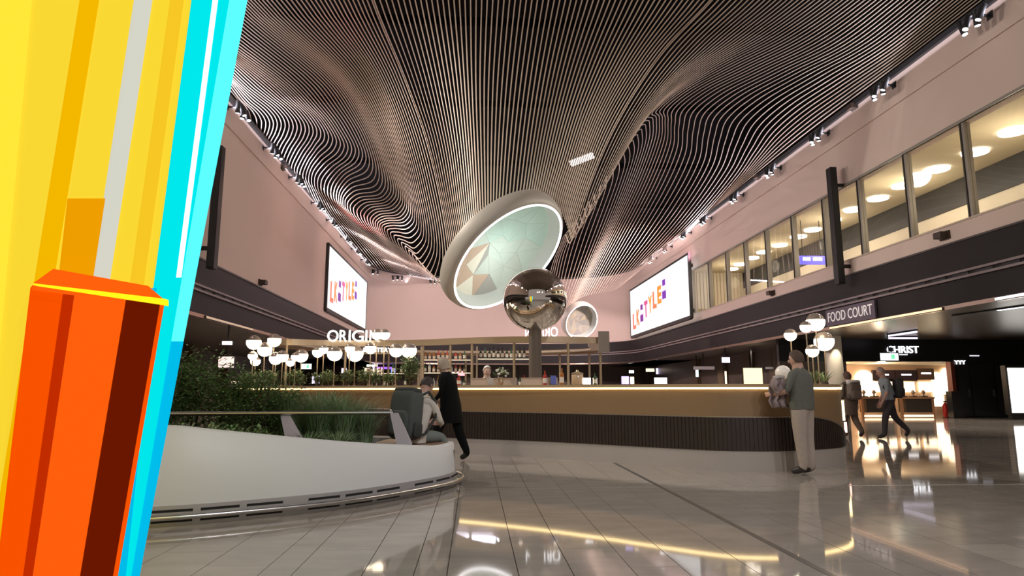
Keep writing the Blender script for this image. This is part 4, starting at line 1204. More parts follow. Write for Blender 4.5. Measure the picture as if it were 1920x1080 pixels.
# ------------------------------------------------------------------ far shops, lit signs and screens behind the bar
FAR = [(1412, 706, 36, 32, 33, mat('shop_window_glow', (1, .8, .5), .5, emit=(1, .76, .45), es=1.5), 'glowing warm shop window right of the bar middle, behind it'), (1238, 696, 16, 11, 40, mat('violet_lit', (.8, .7, 1), .5, emit=(.8, .7, 1), es=2), 'violet white lit sign far behind the bar, left of a green one'),
       (1262, 692, 19, 13, 40, mat('violet_lit', (.8, .7, 1), .5), 'larger violet white lit sign far behind the bar'), (1261, 703, 14, 8, 40, mat('green_lit', (.7, 1, .8), .5, emit=(.7, 1, .75), es=2), 'pale green lit sign far behind the bar'),
       (1219, 694, 16, 6, 42, M_soft, 'small cream lit sign far behind the bar'), (1361, 675, 15, 10, 33, mat('violet_lit', (.8, .7, 1), .5), 'lit violet sign hanging from the right soffit'), (1307, 700, 5, 13, 40, mat('cool_lit', (.7, .9, 1), .5, emit=(.7, .9, 1), es=1.6), 'small cool lit panel far behind the bar'),
       (1361, 709, 3, 26, 36, M_soft, 'narrow warm lit slit beside the glowing shop window'), (1184, 697, 9, 5, 44, M_glow2, 'tiny white lit sign far behind the canopy end'), (1255, 716, 20, 8, 40, mat('cool_lit', (.7, .9, 1), .5), 'cool lit display low behind the bar'),
       (424, 679, 27, 20, 24, mat('pink_screen', (1, .8, .75), .5, emit=(1, .78, .72), es=1.1), 'framed lit screen behind the plants on the left'), (426, 643, 17, 6, 22, M_glow2, 'white lit sign under the left soffit'),
       (440, 720, 14, 10, 26, M_soft, 'small warm lit shelf behind the planter plants'), (592, 712, 13, 14, 34, mat('violet_lit', (.8, .7, 1), .5), 'violet white lit display behind the left lamps'), (645, 695, 9, 9, 34, mat('violet_lit', (.8, .7, 1), .5), 'small violet lit display below the letter I'),
       (700, 697, 32, 14, 36, M_soft, 'wide warm lit shop display below the small lettering'), (738, 696, 9, 10, 36, mat('blue_lit', (.2, .3, 1), .5, emit=(.25, .4, 1), es=1.5), 'blue lit display left of the second shelf unit'), (715, 690, 40, 4, 35.5, mat('purple_lit', (.4, .15, .9), .5, emit=(.4, .15, .9), es=1.2), 'purple lit strip over the warm shop display'),
       (693, 683, 10, 8, 30, M_glow, 'small white globe shaped far light left of its twin'), (702, 684, 11, 9, 30, M_glow, 'small white far light right of its twin'), (866, 700, 14, 9, 30, mat('red_lit', (1, .3, .35), .5, emit=(1, .35, .4), es=1.6), 'red lit sign far behind the bar beside the person in black'),
       (852, 699, 12, 3, 31, M_glow2, 'thin white lit line left of the red sign'), (1450, 690, 30, 4, 34, mat('dim_strip', (.5, .45, .45), .5, emit=(.5, .4, .4), es=.25), 'dim grey shop lettering strip behind the globe lamps'), (1320, 690, 40, 6, 38, mat('dim_strip', (.5, .45, .45), .5), 'dim grey shop fascia far behind the bar')]
for px, py, w, h, y, m_, lb in FAR:
    if px > 590 and y > 28:
        q = at(px, py, y=y)
        if -7.8 < q.x < 12.6 and y < 56: y = 57 if px != 1361 else y
    p = at(px, py, y=y)
    sw, sh = w / FPX * y, h / FPX * y
    t = thing('lit_sign', lb, 'sign', tuple(p))
    obj('lit_face', MB().obox(p, sw, .05, sh), m_, t)
    obj('case', MB().obox(p + Vector((0, .07, 0)), sw * 1.1, .09, sh * 1.12), M_black, t)
    if p.z + sh / 2 > 2.2:
        obj('hanger', MB().obox((p.x, p.y + .07, (p.z + sh / 2 + ZF) / 2), .04, .04, ZF - p.z - sh / 2), M_black, t)
    else:
        obj('post', MB().obox((p.x, p.y + .07, (p.z - sh / 2) / 2), .06, .05, p.z - sh / 2), M_black, t)
# shop fronts of the ground floor, left and back
M_pil = mat('pilaster_brown', (.10, .065, .04), .4, noise=.2)
for k, y in enumerate((12, 16.5, 21, 25.5, 30, 35, 40, 46)):
    struct('trim_%d' % (30 + k), MB().box(-15, -14.6, y, y + (1.6 if k % 2 else .5), 0, ZF - .02), M_pil)
for k, x in enumerate((-11, -6, -1, 4, 9, 14)):
    struct('trim_%d' % (40 + k), MB().box(x, x + 1.2, 59.6, 60, 0, ZF - .02), M_pil)
for k, y in enumerate((33.5, 37, 41, 46)):
    struct('trim_%d' % (50 + k), MB().box(15.7, 16, y, y + 1.0, 0, ZF - .02), M_pil)
for k, y in enumerate((14, 22, 30, 39)):
    l = bpy.data.lights.new('soffit_light', 'SPOT'); l.energy, l.color, l.shadow_soft_size, l.spot_size, l.spot_blend = 420, (1, .78, .6), .1, 2.4, .8
    o = bpy.data.objects.new('soffit_light', l); COL.objects.link(o); o.location = (-11.5, y, ZF - .1)
for k, (x, y) in enumerate(((14.2, 12), (17.5, 18), (14.5, 21), (19, 24), (14, 33), (14, 42))):
    l = bpy.data.lights.new('soffit_light', 'SPOT'); l.energy, l.color, l.shadow_soft_size, l.spot_size, l.spot_blend = 330, (1, .85, .72), .1, 2.4, .8
    o = bpy.data.objects.new('soffit_light', l); COL.objects.link(o); o.location = (x, y, ZF - .1)

# ------------------------------------------------------------------ planter with bench in the left foreground
pl_pts = [(-6.6, 5.2), (-5.2, 5.45), (-4.0, 5.7), (-2.78, 6.03), (-2.1, 6.33), (-1.3, 6.85), (-.72, 7.5), (-.32, 8.15), (-.26, 8.75), (-.55, 9.3), (-1.1, 9.6)]
PLP = [(p.x, p.y) for p in crom([(a, b, 0) for a, b in pl_pts], 100)]
def wall_top(i):
    x = PLP[i][0]
    if i > 78: return max(.47, .51 - (i - 78) * .004)
    if x < -2.6: return .85 + (-2.6 - x) * .03
    return .515 + (.85 - .515) * min(1, max(0, (-.4 - x) / 2.2))
planter = thing('planter', 'white curved planter with slotted steel plinth, bench end and pipe rail', 'planter', (-2.5, 8, 0))
obj('wall', MB().sweep(PLP, [(-.07, .17), (0, .17), (0, lambda: 0)] and [lambda i: (-.09, .17), lambda i: (0, .17), lambda i: (-.015, wall_top(i) - .02), lambda i: (-.035, wall_top(i)), lambda i: (-.09, wall_top(i))]), mat('planter_white', (.60, .595, .60), .45), planter, True)
M_pmet = mat('plinth_metal', (.40, .375, .385), .4, .35)
obj('plinth', MB().sweep(PLP, [(-.1, 0), (.02, 0), (.02, .17), (-.1, .17)]), M_pmet, planter, True)
def on_pl(s_):
    """point and direction at arc length s_ from the path start"""
    acc = 0
    for i in range(len(PLP) - 1):
        a, b = Vector(PLP[i]), Vector(PLP[i + 1])
        L = (b - a).length
        if acc + L >= s_:
            d = (b - a) / L
            return a + d * (s_ - acc), d
        acc += L
    return Vector(PLP[-1]), d
k = 0; s_ = 2.6
M_slot = mat('slot_black', (.006, .006, .006), .8)
while s_ < 8.6:
    for z in (.043, .128):
        p, d = on_pl(s_ + .17)
        obj('vent_slot', MB().obox((p.x + d.y * .0205, p.y - d.x * .0205, z), .32, .003, .022, (d.x, d.y, 0)), M_slot, planter)
    k += 1
    s_ += .38 if k % 3 else .56
pp = [(PLP[i][0] + (PLP[min(99, i + 1)][1] - PLP[max(0, i - 1)][1]) * 0, PLP[i][1]) for i in range(100)]
tub = []
for i in range(0, 84):
    a, b = Vector(PLP[max(0, i - 1)]), Vector(PLP[i + 1])
    d = (b - a).normalized()
    tub.append((PLP[i][0] + d.y * .11, PLP[i][1] - d.x * .11, .088))
obj('pipe_rail', MB().tube(tub, .024, 10), M_steel, planter, True)
for i in (12, 30, 46, 60, 72, 80):
    p = Vector(tub[i]); d = (Vector(tub[i + 1]) - p).normalized()
    obj('rail_bracket', MB().obox(p - Vector((d.y, -d.x, 0)) * .055, .03, .11, .03, d), M_steel, planter)
inner = [(a[0], a[1]) for a in PLP] + [(-2.5, 10.2), (-4.5, 10.4), (-6.6, 9.9)]
sh = [(-6.6, 5.28)] + [(PLP[i][0] + (.0), PLP[i][1] + .06) for i in range(2, 76, 3)] + [(-.75, 8.7), (-1.1, 9.5), (-2.5, 10.1), (-4.5, 10.3), (-6.6, 9.8)]
obj('soil', MB().prism(sh, .05, .42), mat('dark_soil', (.05, .032, .022), .9, noise=.4, nscale=14, bump=.5), planter)
obj('rear_wall', MB().sweep([(-.95, 9.62), (-2.5, 10.2), (-4.5, 10.4), (-6.6, 9.9)], [(-.08, 0), (.0, 0), (0, .5), (-.08, .5)]), mat('planter_white', (.6, .575, .555)), planter)
# bench seat round the right end
seat = [(-.86, 7.95), (-.42, 8.15), (-.29, 8.75), (-.58, 9.27), (-1.2, 9.55), (-1.3, 8.9)]
obj('seat_board', MB().prism(seat, .44, .485), mat('bench_wood', (.30, .19, .12), .5, noise=.3, nscale=8), planter)
rl = [at(250, 776, y=7.6), at(320, 775, y=7.7), at(530, 773, y=7.85), at(735, 771, y=7.95)]
zz = .90
rl = [(p.x, p.y, zz) for p in rl] + [(-1.06, 8.6, zz), (-1.5, 9.2, zz)]
rail = thing('bench_rail', 'steel back rail on slanted blades around the planter bench', 'rail', (-2.3, 7.8, .5))
obj('top_rail', MB().tube(rl, .026, 10), M_steel, rail, True)
M_blade = mat('blade_metal', (.36, .33, .36), .45, .2)
for px, fx, fy, fz in ((533, .25, -.5, .64), (739, .15, -.22, .55)):
    p = at(px, 775, y=7.88); p.z = zz - .02
    e = 1.0
    f = Vector((p.x + fx, p.y + fy, fz))
    mb = MB()
    w = Vector((.045, 0, 0)); w2 = Vector((.085, 0, 0)); n_ = Vector((0, .03, .02))
    A = [p - w, p + w, f + w2, f - w2]
    mb.add(A + [q + n_ for q in A], [(0, 1, 2, 3), (7, 6, 5, 4), (0, 4, 5, 1), (1, 5, 6, 2), (2, 6, 7, 3), (3, 7, 4, 0)])
    obj('blade', mb, M_blade, rail)

# plants
LEAF = [mat('leaf_dark', (.11, .20, .07), .5), mat('leaf_mid', (.17, .28, .10), .5), mat('leaf_olive', (.22, .27, .11), .55), mat('leaf_grey', (.20, .255, .15), .6)]
M_stem = mat('plant_stem', (.07, .05, .025), .7)
def leaf(mb, p, d, L, w, up=Vector((0, 0, 1))):
    d = d.normalized()
    s = d.cross(up)
    if s.length < .05: s = Vector((1, 0, 0))
    s.normalize()
    n_ = s.cross(d)
    a, b = p + d * L * .5 + n_ * L * .06, p + d * L - n_ * L * .05
    mb.add([p, a + s * w / 2, b, a - s * w / 2], [(0, 1, 2, 3)])
def shrub(label, x, y, z0, rx, ry, h, n, L, seed, name='shrub', group='shrubs in the white planter', pal=(0, 1, 1, 2), dens=.5):
    r = random.Random(seed)
    t = thing(name, label, 'plant', (x, y, z0), group)
    st, tips = MB(), []
    for k in range(9):
        a, e = r.uniform(0, 2 * PI), r.uniform(.3, 1)
        q = Vector((x + math.cos(a) * rx * e * .7, y + math.sin(a) * ry * e * .7, z0 + h * r.uniform(.6, .95)))
        b = Vector((x + math.cos(a) * .05, y + math.sin(a) * .05, z0))
        mdl = b.lerp(q, .5) + Vector((0, 0, h * .08))
        st.tube([b, mdl, q], [.012, .008, .004], 5)
        tips += [(b, mdl, q)]
    obj('stems', st, M_stem, t)
    mbs = [MB() for _ in LEAF]
    for k in range(n):
        b, mdl, q = r.choice(tips)
        f = r.uniform(.25, 1)
        c_ = (b.lerp(mdl, f * 2) if f < .5 else mdl.lerp(q, f * 2 - 1))
        a, e, R_ = r.uniform(0, 2 * PI), r.uniform(-.9, 1.1), r.random() ** .6 * min(rx, h * .5) * .62
        c_ = c_ + Vector((math.cos(a) * math.cos(e) * R_, math.sin(a) * math.cos(e) * R_, math.sin(e) * R_ * .8))
        c_.z = max(c_.z, z0 + .02)
        dd = Vector((math.cos(a), math.sin(a), r.uniform(-.3, 1)))
        leaf(mbs[r.choice(pal)], c_, dd, L * r.uniform(.6, 1.2), L * .42)
    f = MB(); mats_ = []
    for i, q in enumerate(mbs):
        if q.v:
            f.cur = len(mats_); mats_.append(LEAF[i]); f.add(q.v, q.f)
    o = obj('foliage', f, mats_ if len(mats_) > 1 else mats_[0], t, fix=False); o['kind'] = 'stuff'
    return t
def grass(label, x, y, z0, R_, h, n, seed, name='grass_clump', group='grass clumps in the white planter', pal=(0, 1, 3, 3), wd=.012):
    r = random.Random(seed)
    t = thing(name, label, 'plant', (x, y, z0), group)
    mbs = [MB() for _ in LEAF]
    for k in range(n):
        a = r.uniform(0, 2 * PI); b = Vector((x + math.cos(a) * R_ * .25 * r.random(), y + math.sin(a) * R_ * .25 * r.random(), z0))
        hh, out = h * r.uniform(.55, 1.05), R_ * r.uniform(.1, 1)
        s = Vector((-math.sin(a), math.cos(a), 0)) * wd / 2
        pts = []
        for j in range(5):
            u = j / 4
            pts.append(b + Vector((math.cos(a) * out * u ** 1.7, math.sin(a) * out * u ** 1.7, hh * (u - .25 * u ** 3))))
        vs = []
        for j, q in enumerate(pts): vs += [q - s * (1 - j / 4.6), q + s * (1 - j / 4.6)]
        mbs[r.choice(pal)].add(vs, [(2 * j, 2 * j + 1, 2 * j + 3, 2 * j + 2) for j in range(4)])
    f = MB(); mats_ = []
    for i, q in enumerate(mbs):
        if q.v:
            f.cur = len(mats_); mats_.append(LEAF[i]); f.add(q.v, q.f)
    o = obj('blades', f, mats_, t, fix=False); o['kind'] = 'stuff'
    obj('crown', MB().lathe([(R_ * .3, z0), (R_ * .25, z0 + .05), (.02, z0 + .08)], (x, y, 0), 10), M_stem, t)
S0 = .42
SH = [(330, 8.4, 1.08, .42, 2300, 'leafy shrub at the left edge of the planter, next to the orange graphic'), (378, 8.6, 1.3, .44, 2700, 'tallest leafy shrub, left of the framed screen'), (425, 8.4, 1.12, .42, 2300, 'leafy shrub in front of the warm lit shelf'), (478, 8.5, 1.05, .42, 2300, 'leafy shrub behind the left blade of the rail'),
      (398, 7.25, .36, .4, 1500, 'low leafy shrub at the front left of the planter'), (470, 7.3, .34, .4, 1500, 'low leafy shrub just inside the planter wall'), (340, 7.1, .38, .4, 1400, 'low shrub at the front beside the coloured graphic'), (520, 8.6, .85, .4, 1900, 'leafy shrub between the shrubs and the grasses')]
for k, (px, y, h, rx, n, lb) in enumerate(SH):
    shrub(lb, (px - 890) / FPX * y, y, S0, rx, rx, h, n, .07, 20 + k)
GR = [(562, 8.6, .9, .55, 620, 'grass clump right of the left rail blade'), (608, 8.5, .95, .55, 700, 'large grass clump left of the middle of the grasses'), (652, 8.55, .92, .55, 620, 'large grass clump right of the middle of the grasses'), (690, 8.7, .78, .42, 420, 'grass clump nearest the bench'), (590, 7.45, .38, .4, 420, 'low grass clump at the planter wall'),
      (645, 7.65, .36, .4, 420, 'low grass clump in front of the bench end'), (535, 8.9, .95, .5, 520, 'grass clump behind the left rail blade'), (625, 9.0, .98, .5, 520, 'grass clump at the back of the planter')]
for k, (px, y, h, R_, n, lb) in enumerate(GR):
    grass(lb, (px - 890) / FPX * y, y, S0, R_, h, n, 40 + k)
for k, (px, y, lb) in enumerate(((702, 7.9, 'pale stone on the soil near the bench'), (722, 7.95, 'dark grey stone on the soil beside the right blade'), (690, 8.1, 'small brown stone on the soil by the grass'))):
    x = (px - 890) / FPX * y
    q = thing('stone', lb, 'stone', (x, y, S0), 'stones on the planter soil')
    mb = MB().ball((x, y, S0 + .045), .07, 10, 7, -1, 1, (1.1, .8, .75))
    obj('stone_body', mb, mat('stone_%d' % k, ((.42, .34, .28), (.16, .15, .14), (.22, .14, .1))[k], .8, noise=.3), q, True)

# planted troughs along the bar top: leafy pot plants under the lamps
pk = 0
nm_ = ['first', 'second', 'third', 'fourth', 'fifth', 'sixth', 'seventh', 'eighth', 'ninth', 'tenth', 'eleventh', 'twelfth', 'thirteenth', 'fourteenth']
for px in (452, 476, 500, 524, 549, 574, 600, 626, 652, 680, 708, 736):
    q = onb(px, -.3)
    shrub('pot plant on the left bar top, %s from the left end' % nm_[pk], q.x, q.y, 1.26, .2, .2, rb.uniform(.24, .36), 340, .075, 70 + pk, 'pot_plant', 'pot plants along the left bar top', (1, 2, 2, 3))
    pk += 1
q = onb(762, -.3); shrub('tall bushy pot plant on the bar behind the seated person', q.x, q.y, 1.26, .22, .22, .62, 700, .08, 91, 'pot_plant', 'pot plants along the left bar top', (0, 1, 2, 3))
for k, (px, y, h) in enumerate(((1534, 10.35, .3), (1556, 10.6, .3), (1519, 10.25, .2))):
    grass('spiky pot plant on the right bar end, ' + ['tallest under the large globe', 'rightmost above the lantern', 'low one beside the person in green'][k], (px - 890) / FPX * y, y, 1.256, .24, h, 40, 95 + k, 'spiky_plant', 'spiky plants on the right bar end', (1, 2, 3), .035)
# ------------------------------------------------------------------ people
def bone_dist(p, a, b):
    ab = b - a
    t = max(0, min(1, (p - a).dot(ab) / max(1e-9, ab.length_squared)))
    return (p - a - ab * t).length


def cloth_mat(c_):
    M = mat('cloth_' + str(tuple(c_)), c_, .85, noise=.12, nscale=20)
    M.node_tree.nodes['Principled BSDF'].inputs['Specular IOR Level'].default_value = .12
    return M


def person(label, loc, yaw, J, height, cols, skirt=None, sleeve='short', hair=None, torso=None, loose=1.0, name='person', seated=False):
    """J: joints in body space (right, forward, up) for a figure 1.75 m tall; cols: skin, shirt, trousers, shoes, hair"""
    s = height / 1.75
    t = thing(name, label, 'person', loc)
    t.rotation_euler = (0, 0, yaw)
    D = dict(pelvis=(0, 0, .96), waist=(0, 0, 1.1), chest=(0, 0, 1.3), neck=(0, 0, 1.47), skull=(0, .015, 1.60), crown=(0, .01, 1.68))
    for q, sg_ in (('l', -1), ('r', 1)):
        D.update({q + 'sh': (sg_ * .185, 0, 1.41), q + 'el': (sg_ * .23, -.02, 1.12), q + 'wr': (sg_ * .22, .08, .87), q + 'ha': (sg_ * .215, .10, .80),
                  q + 'hi': (sg_ * .10, 0, .92), q + 'kn': (sg_ * .11, .02, .50), q + 'an': (sg_ * .115, -.02, .085), q + 'to': (sg_ * .13, .15, .035)})
    D.update(J)
    R = dict(pelvis=.135, waist=.125, chest=.14, neck=.052, skull=.088, crown=.06)
    for q in 'lr':
        R.update({q + 'sh': .068, q + 'el': .046, q + 'wr': .030, q + 'ha': .036, q + 'hi': .098 * loose, q + 'kn': .068 * loose, q + 'an': .050 * loose, q + 'to': .040})
    E = [('pelvis', 'waist'), ('waist', 'chest'), ('chest', 'neck'), ('neck', 'skull'), ('skull', 'crown')]
    for q in 'lr':
        E += [('chest', q + 'sh'), (q + 'sh', q + 'el'), (q + 'el', q + 'wr'), (q + 'wr', q + 'ha'), ('pelvis', q + 'hi'), (q + 'hi', q + 'kn'), (q + 'kn', q + 'an'), (q + 'an', q + 'to')]
    P = {k: Vector(v) * s for k, v in D.items()}
    # fingers: four of unequal length, curled, and a thumb from the side of the palm
    for q, sg_ in (('l', -1), ('r', 1)):
        h, w = P[q + 'ha'], P[q + 'wr']
        d = (h - w).normalized()
        side = d.cross(Vector((sg_, 0, 0)))
        if side.length < .1: side = Vector((0, 1, 0))
        side.normalize()
        inn = side.cross(d).normalized()
        if inn.x * sg_ > 0: inn = -inn
        for k, (o_, L) in enumerate(((-.028, .062), (-.010, .078), (.010, .085), (.028, .075))):
            b = h + side * o_ * s + d * .028 * s
            m_ = b + (d * L * .55 + inn * .012) * s
            e = m_ + (d * L * .40 + inn * .028) * s
            for i, pt in enumerate((b, m_, e)):
                P['%sf%d%d' % (q, k, i)] = pt; R['%sf%d%d' % (q, k, i)] = (.010, .009, .007)[i]
            E += [(q + 'ha', '%sf%d0' % (q, k)), ('%sf%d0' % (q, k), '%sf%d1' % (q, k)), ('%sf%d1' % (q, k), '%sf%d2' % (q, k))]
        tb = w.lerp(h, .55) + side * .034 * s
        te = tb + (side * .022 + d * .05 + inn * .02) * s
        P[q + 't0'], P[q + 't1'] = tb, te; R[q + 't0'], R[q + 't1'] = .012, .008
        E += [(q + 'ha', q + 't0'), (q + 't0', q + 't1')]
    # face: nose and chin, ears
    fwd = Vector(J.get('look', (0, 1, 0))).normalized()
    upv = (P['crown'] - P['neck']).normalized()
    fwd = (fwd - upv * fwd.dot(upv)).normalized()
    rt = fwd.cross(upv)
    sk = P['skull']
    keys = [k for k in P if k in R]
    idx = {k: i for i, k in enumerate(keys)}
    me = bpy.data.meshes.new('body')
    me.from_pydata([P[k] for k in keys], [(idx[a], idx[b]) for a, b in E], [])
    ob = bpy.data.objects.new('body', me); COL.objects.link(ob)
    ob.modifiers.new('skin', 'SKIN')
    sd = me.skin_vertices[0].data
    for k in keys: sd[idx[k]].radius = (R[k] * s, R[k] * s)
    sd[idx['pelvis']].use_root = True
    sub = ob.modifiers.new('sub', 'SUBSURF'); sub.levels = sub.render_levels = 2
    bpy.context.view_layer.update()
    m2 = bpy.data.meshes.new_from_object(ob.evaluated_get(bpy.context.evaluated_depsgraph_get()))
    bpy.data.objects.remove(ob)
    # head: an egg with brow, nose, mouth, chin and ears, merged into the same mesh
    hd = bmesh.new(); hd.from_mesh(m2)
    def egg(c_, r, sc, n=14):
        q = bmesh.ops.create_uvsphere(hd, u_segments=n, v_segments=n - 4, radius=r)
        for v in q['verts']:
            L = v.co.copy()
            v.co = c_ + rt * L.x * sc[0] + fwd * L.y * sc[1] + upv * L.z * sc[2]
    hc = sk + upv * .005 * s + fwd * .008 * s
    egg(hc, .1 * s, (.78, .95, 1.18), 18)
    egg(hc + fwd * .028 * s - upv * .075 * s, .05 * s, (.9, 1, .8))
    egg(hc + fwd * .098 * s - upv * .018 * s, .018 * s, (.75, 1.1, 1.5), 8)
    for q in (-1, 1):
        egg(hc + rt * q * .078 * s - fwd * .012 * s - upv * .005 * s, .026 * s, (.35, .8, 1.2), 8)
    hd.to_mesh(m2); hd.free()
    m2.name = 'body'
    skin, shirt, trou, shoe, hairc = cols
    ms = [mat('skin_' + n_, c_, .55) for n_, c_ in [(str(tuple(skin)), skin)]] + [cloth_mat(c_) for c_ in (shirt, trou)] + [mat('shoe_' + str(tuple(shoe)), shoe, .5)]
    m2.materials.clear()
    for q in ms: m2.materials.append(q)
    seg = []
    for a, b in E:
        if a[1:] in ('ha',) or 'f' in a[1:2] or 't' == a[1:2] and a[2:3].isdigit() or (a[1:], b[1:]) == ('wr', 'ha') or a in ('neck', 'skull'): c_ = 0
        elif a[1:] == 'el': c_ = 1 if sleeve == 'long' else 0
        elif a[1:] in ('sh',) or a in ('chest', 'waist'): c_ = 1
        elif a == 'pelvis' and b == 'waist': c_ = 1
        elif a[1:] == 'an': c_ = 3
        else: c_ = 2
        seg.append((P[a], P[b], c_))
    cols_ = []
    for p in m2.polygons:
        c_ = p.center
        if (c_ - hc).length < .135 * s and c_.dot(upv) > P['neck'].dot(upv): cols_.append(0); continue
        best = min(seg, key=lambda e: bone_dist(c_, e[0], e[1]))
        k = best[2]
        if k == 1 and c_.z < P['pelvis'].z - .02 * s and not seated: k = 2
        cols_.append(k)
    m2.polygons.foreach_set('material_index', cols_)
    m2.polygons.foreach_set('use_smooth', [True] * len(m2.polygons))
    body = bpy.data.objects.new('body', m2); COL.objects.link(body); body.parent = t
    def local(mb, nm, m_, sm=True, par=None):
        me_ = bpy.data.meshes.new(nm); me_.from_pydata(mb.v, [], mb.f); me_.materials.append(m_)
        bm = bmesh.new(); bm.from_mesh(me_); bmesh.ops.recalc_face_normals(bm, faces=bm.faces); bm.to_mesh(me_); bm.free()
        me_.polygons.foreach_set('use_smooth', [sm] * len(me_.polygons))
        o = bpy.data.objects.new(nm, me_); COL.objects.link(o); o.parent = par or t
        return o
    # hair cap, open at the face
    hb = MB()
    n, m_ = 20, 12
    hr = hair or {}
    low = hr.get('low', -.25); vol = hr.get('vol', 1.0)
    vs = []
    for j in range(m_ + 1):
        for i in range(n):
            a = 2 * PI * i / n
            front = max(0, math.cos(a))
            lo = low + (.75 - low) * front ** .6 * (1 if front > .25 else front * 4)
            el = PI / 2 - (PI / 2 - math.asin(max(-1, min(1, lo)))) * j / m_
            r = .108 * s * vol * (1 + .03 * math.sin(5 * a + j))
            L = Vector((math.sin(a) * math.cos(el) * r * .80, math.cos(a) * math.cos(el) * r * .98, math.sin(el) * r * 1.16))
            if hr.get('bob') and el < 0: L = Vector((math.sin(a) * r * .8, math.cos(a) * r * .95, math.sin(el) * r * 1.25))
            vs.append(hc - fwd * .004 * s + rt * L.x + fwd * L.y + upv * L.z)
    fs = [(j * n + i, j * n + (i + 1) % n, (j + 1) * n + (i + 1) % n, (j + 1) * n + i) for j in range(m_) for i in range(n)]
    hb.add(vs, fs)
    local(hb, 'hair', mat('hair_' + str(tuple(hairc)), hairc, .7, noise=.3, nscale=40))
    for q in (-1, 1):
        eb = MB().ball(tuple(hc + fwd * .085 * s + rt * q * .032 * s + upv * .012 * s), .011 * s, 8, 6)
        local(eb, 'eye', mat('eye_dark', (.03, .02, .015), .2))
    mb = MB().obox(hc + fwd * .083 * s - upv * .058 * s, .045 * s, .012 * s, .01 * s, rt, upv)
    local(mb, 'mouth', mat('lip', (.38, .16, .13), .5))
    if torso:
        # garment: elliptical loft (height, half width, half depth, forward shift, side shift)
        tb = MB(); n = 22; vs = []
        for z, rx, ry, f_, x_ in torso['rings']:
            for i in range(n):
                a = 2 * PI * i / n
                fold = 1 + .025 * math.sin(7 * a + z * 9)
                vs.append((x_ * s + math.cos(a) * rx * s * fold, f_ * s + math.sin(a) * ry * s * fold, z * s))
        k = len(torso['rings'])
        tb.add(vs, [(j * n + i, j * n + (i + 1) % n, (j + 1) * n + (i + 1) % n, (j + 1) * n + i) for j in range(k - 1) for i in range(n)])
        local(tb, torso['name'], cloth_mat(torso['col']))
    return t, P, local


def backpack(label, loc, yaw, w, h, d, col, tilt=0, roll=None, straps=True):
    """loc: centre of the side that touches the back (bottom); +y of its own space points away from the wearer's front"""
    t = thing('backpack', label, 'backpack', loc)
    t.rotation_euler = (tilt, 0, yaw)
    M_ = mat('pack_' + str(tuple(col)), col, .75, noise=.15, nscale=15)
    M2 = mat('pack_trim_' + str(tuple(col)), tuple(c * .45 for c in col), .7)
    def rounded(cx, cy, cz, sx, sy, sz, e=4):
        mb = MB(); n, m_ = 20, 10; vs = []
        for j in range(m_ + 1):
            ph = -PI / 2 + PI * j / m_
            for i in range(n):
                a = 2 * PI * i / n
                f = lambda v: math.copysign(abs(v) ** (2 / e), v)
                vs.append((cx + sx / 2 * f(math.cos(ph)) * f(math.cos(a)), cy + sy / 2 * f(math.cos(ph)) * f(math.sin(a)), cz + sz / 2 * f(math.sin(ph))))
        mb.add(vs, [(j * n + i, j * n + (i + 1) % n, (j + 1) * n + (i + 1) % n, (j + 1) * n + i) for j in range(m_) for i in range(n)])
        return mb
    def put(nm, mb, m_, par=None):
        me = bpy.data.meshes.new(nm); me.from_pydata(mb.v, [], mb.f); me.materials.append(m_)
        me.polygons.foreach_set('use_smooth', [True] * len(me.polygons))
        o = bpy.data.objects.new(nm, me); COL.objects.link(o); o.parent = par or t
        return o
    put('bag', rounded(0, d / 2, h / 2, w, d, h, 5), M_)
    pk = put('front_pocket', rounded(0, d * .98, h * .32, w * .78, d * .35, h * .48, 4), M_)
    put('zip', MB().tube([(w * .33 * math.cos(a), d * 1.1, h * .42 + h * .1 * math.sin(a)) for a in [PI * k / 10 for k in range(11)]], .006, 6), M2, pk)
    put('top_flap', rounded(0, d * .52, h * .95, w * .9, d * .8, h * .14, 4), M2)
    for q in (-1, 1):
        put('strap', MB().tube([(q * w * .3, .02, h * .88), (q * w * .36, -.1, h * .98), (q * w * .40, -.24, h * .8), (q * w * .42, -.26, h * .5), (q * w * .42, -.08, h * .15), (q * w * .4, .02, h * .1)], .018, 6), M2)
        put('side_pocket', rounded(q * w * .5, d * .45, h * .2, d * .22, d * .6, h * .3, 4), M2)
    if roll:
        put('roll', MB().tube([(-w * .5, d * .45, h * 1.02), (w * .5, d * .45, h * 1.02)], d * .32, 12), mat('roll_white', roll, .8))
    return t


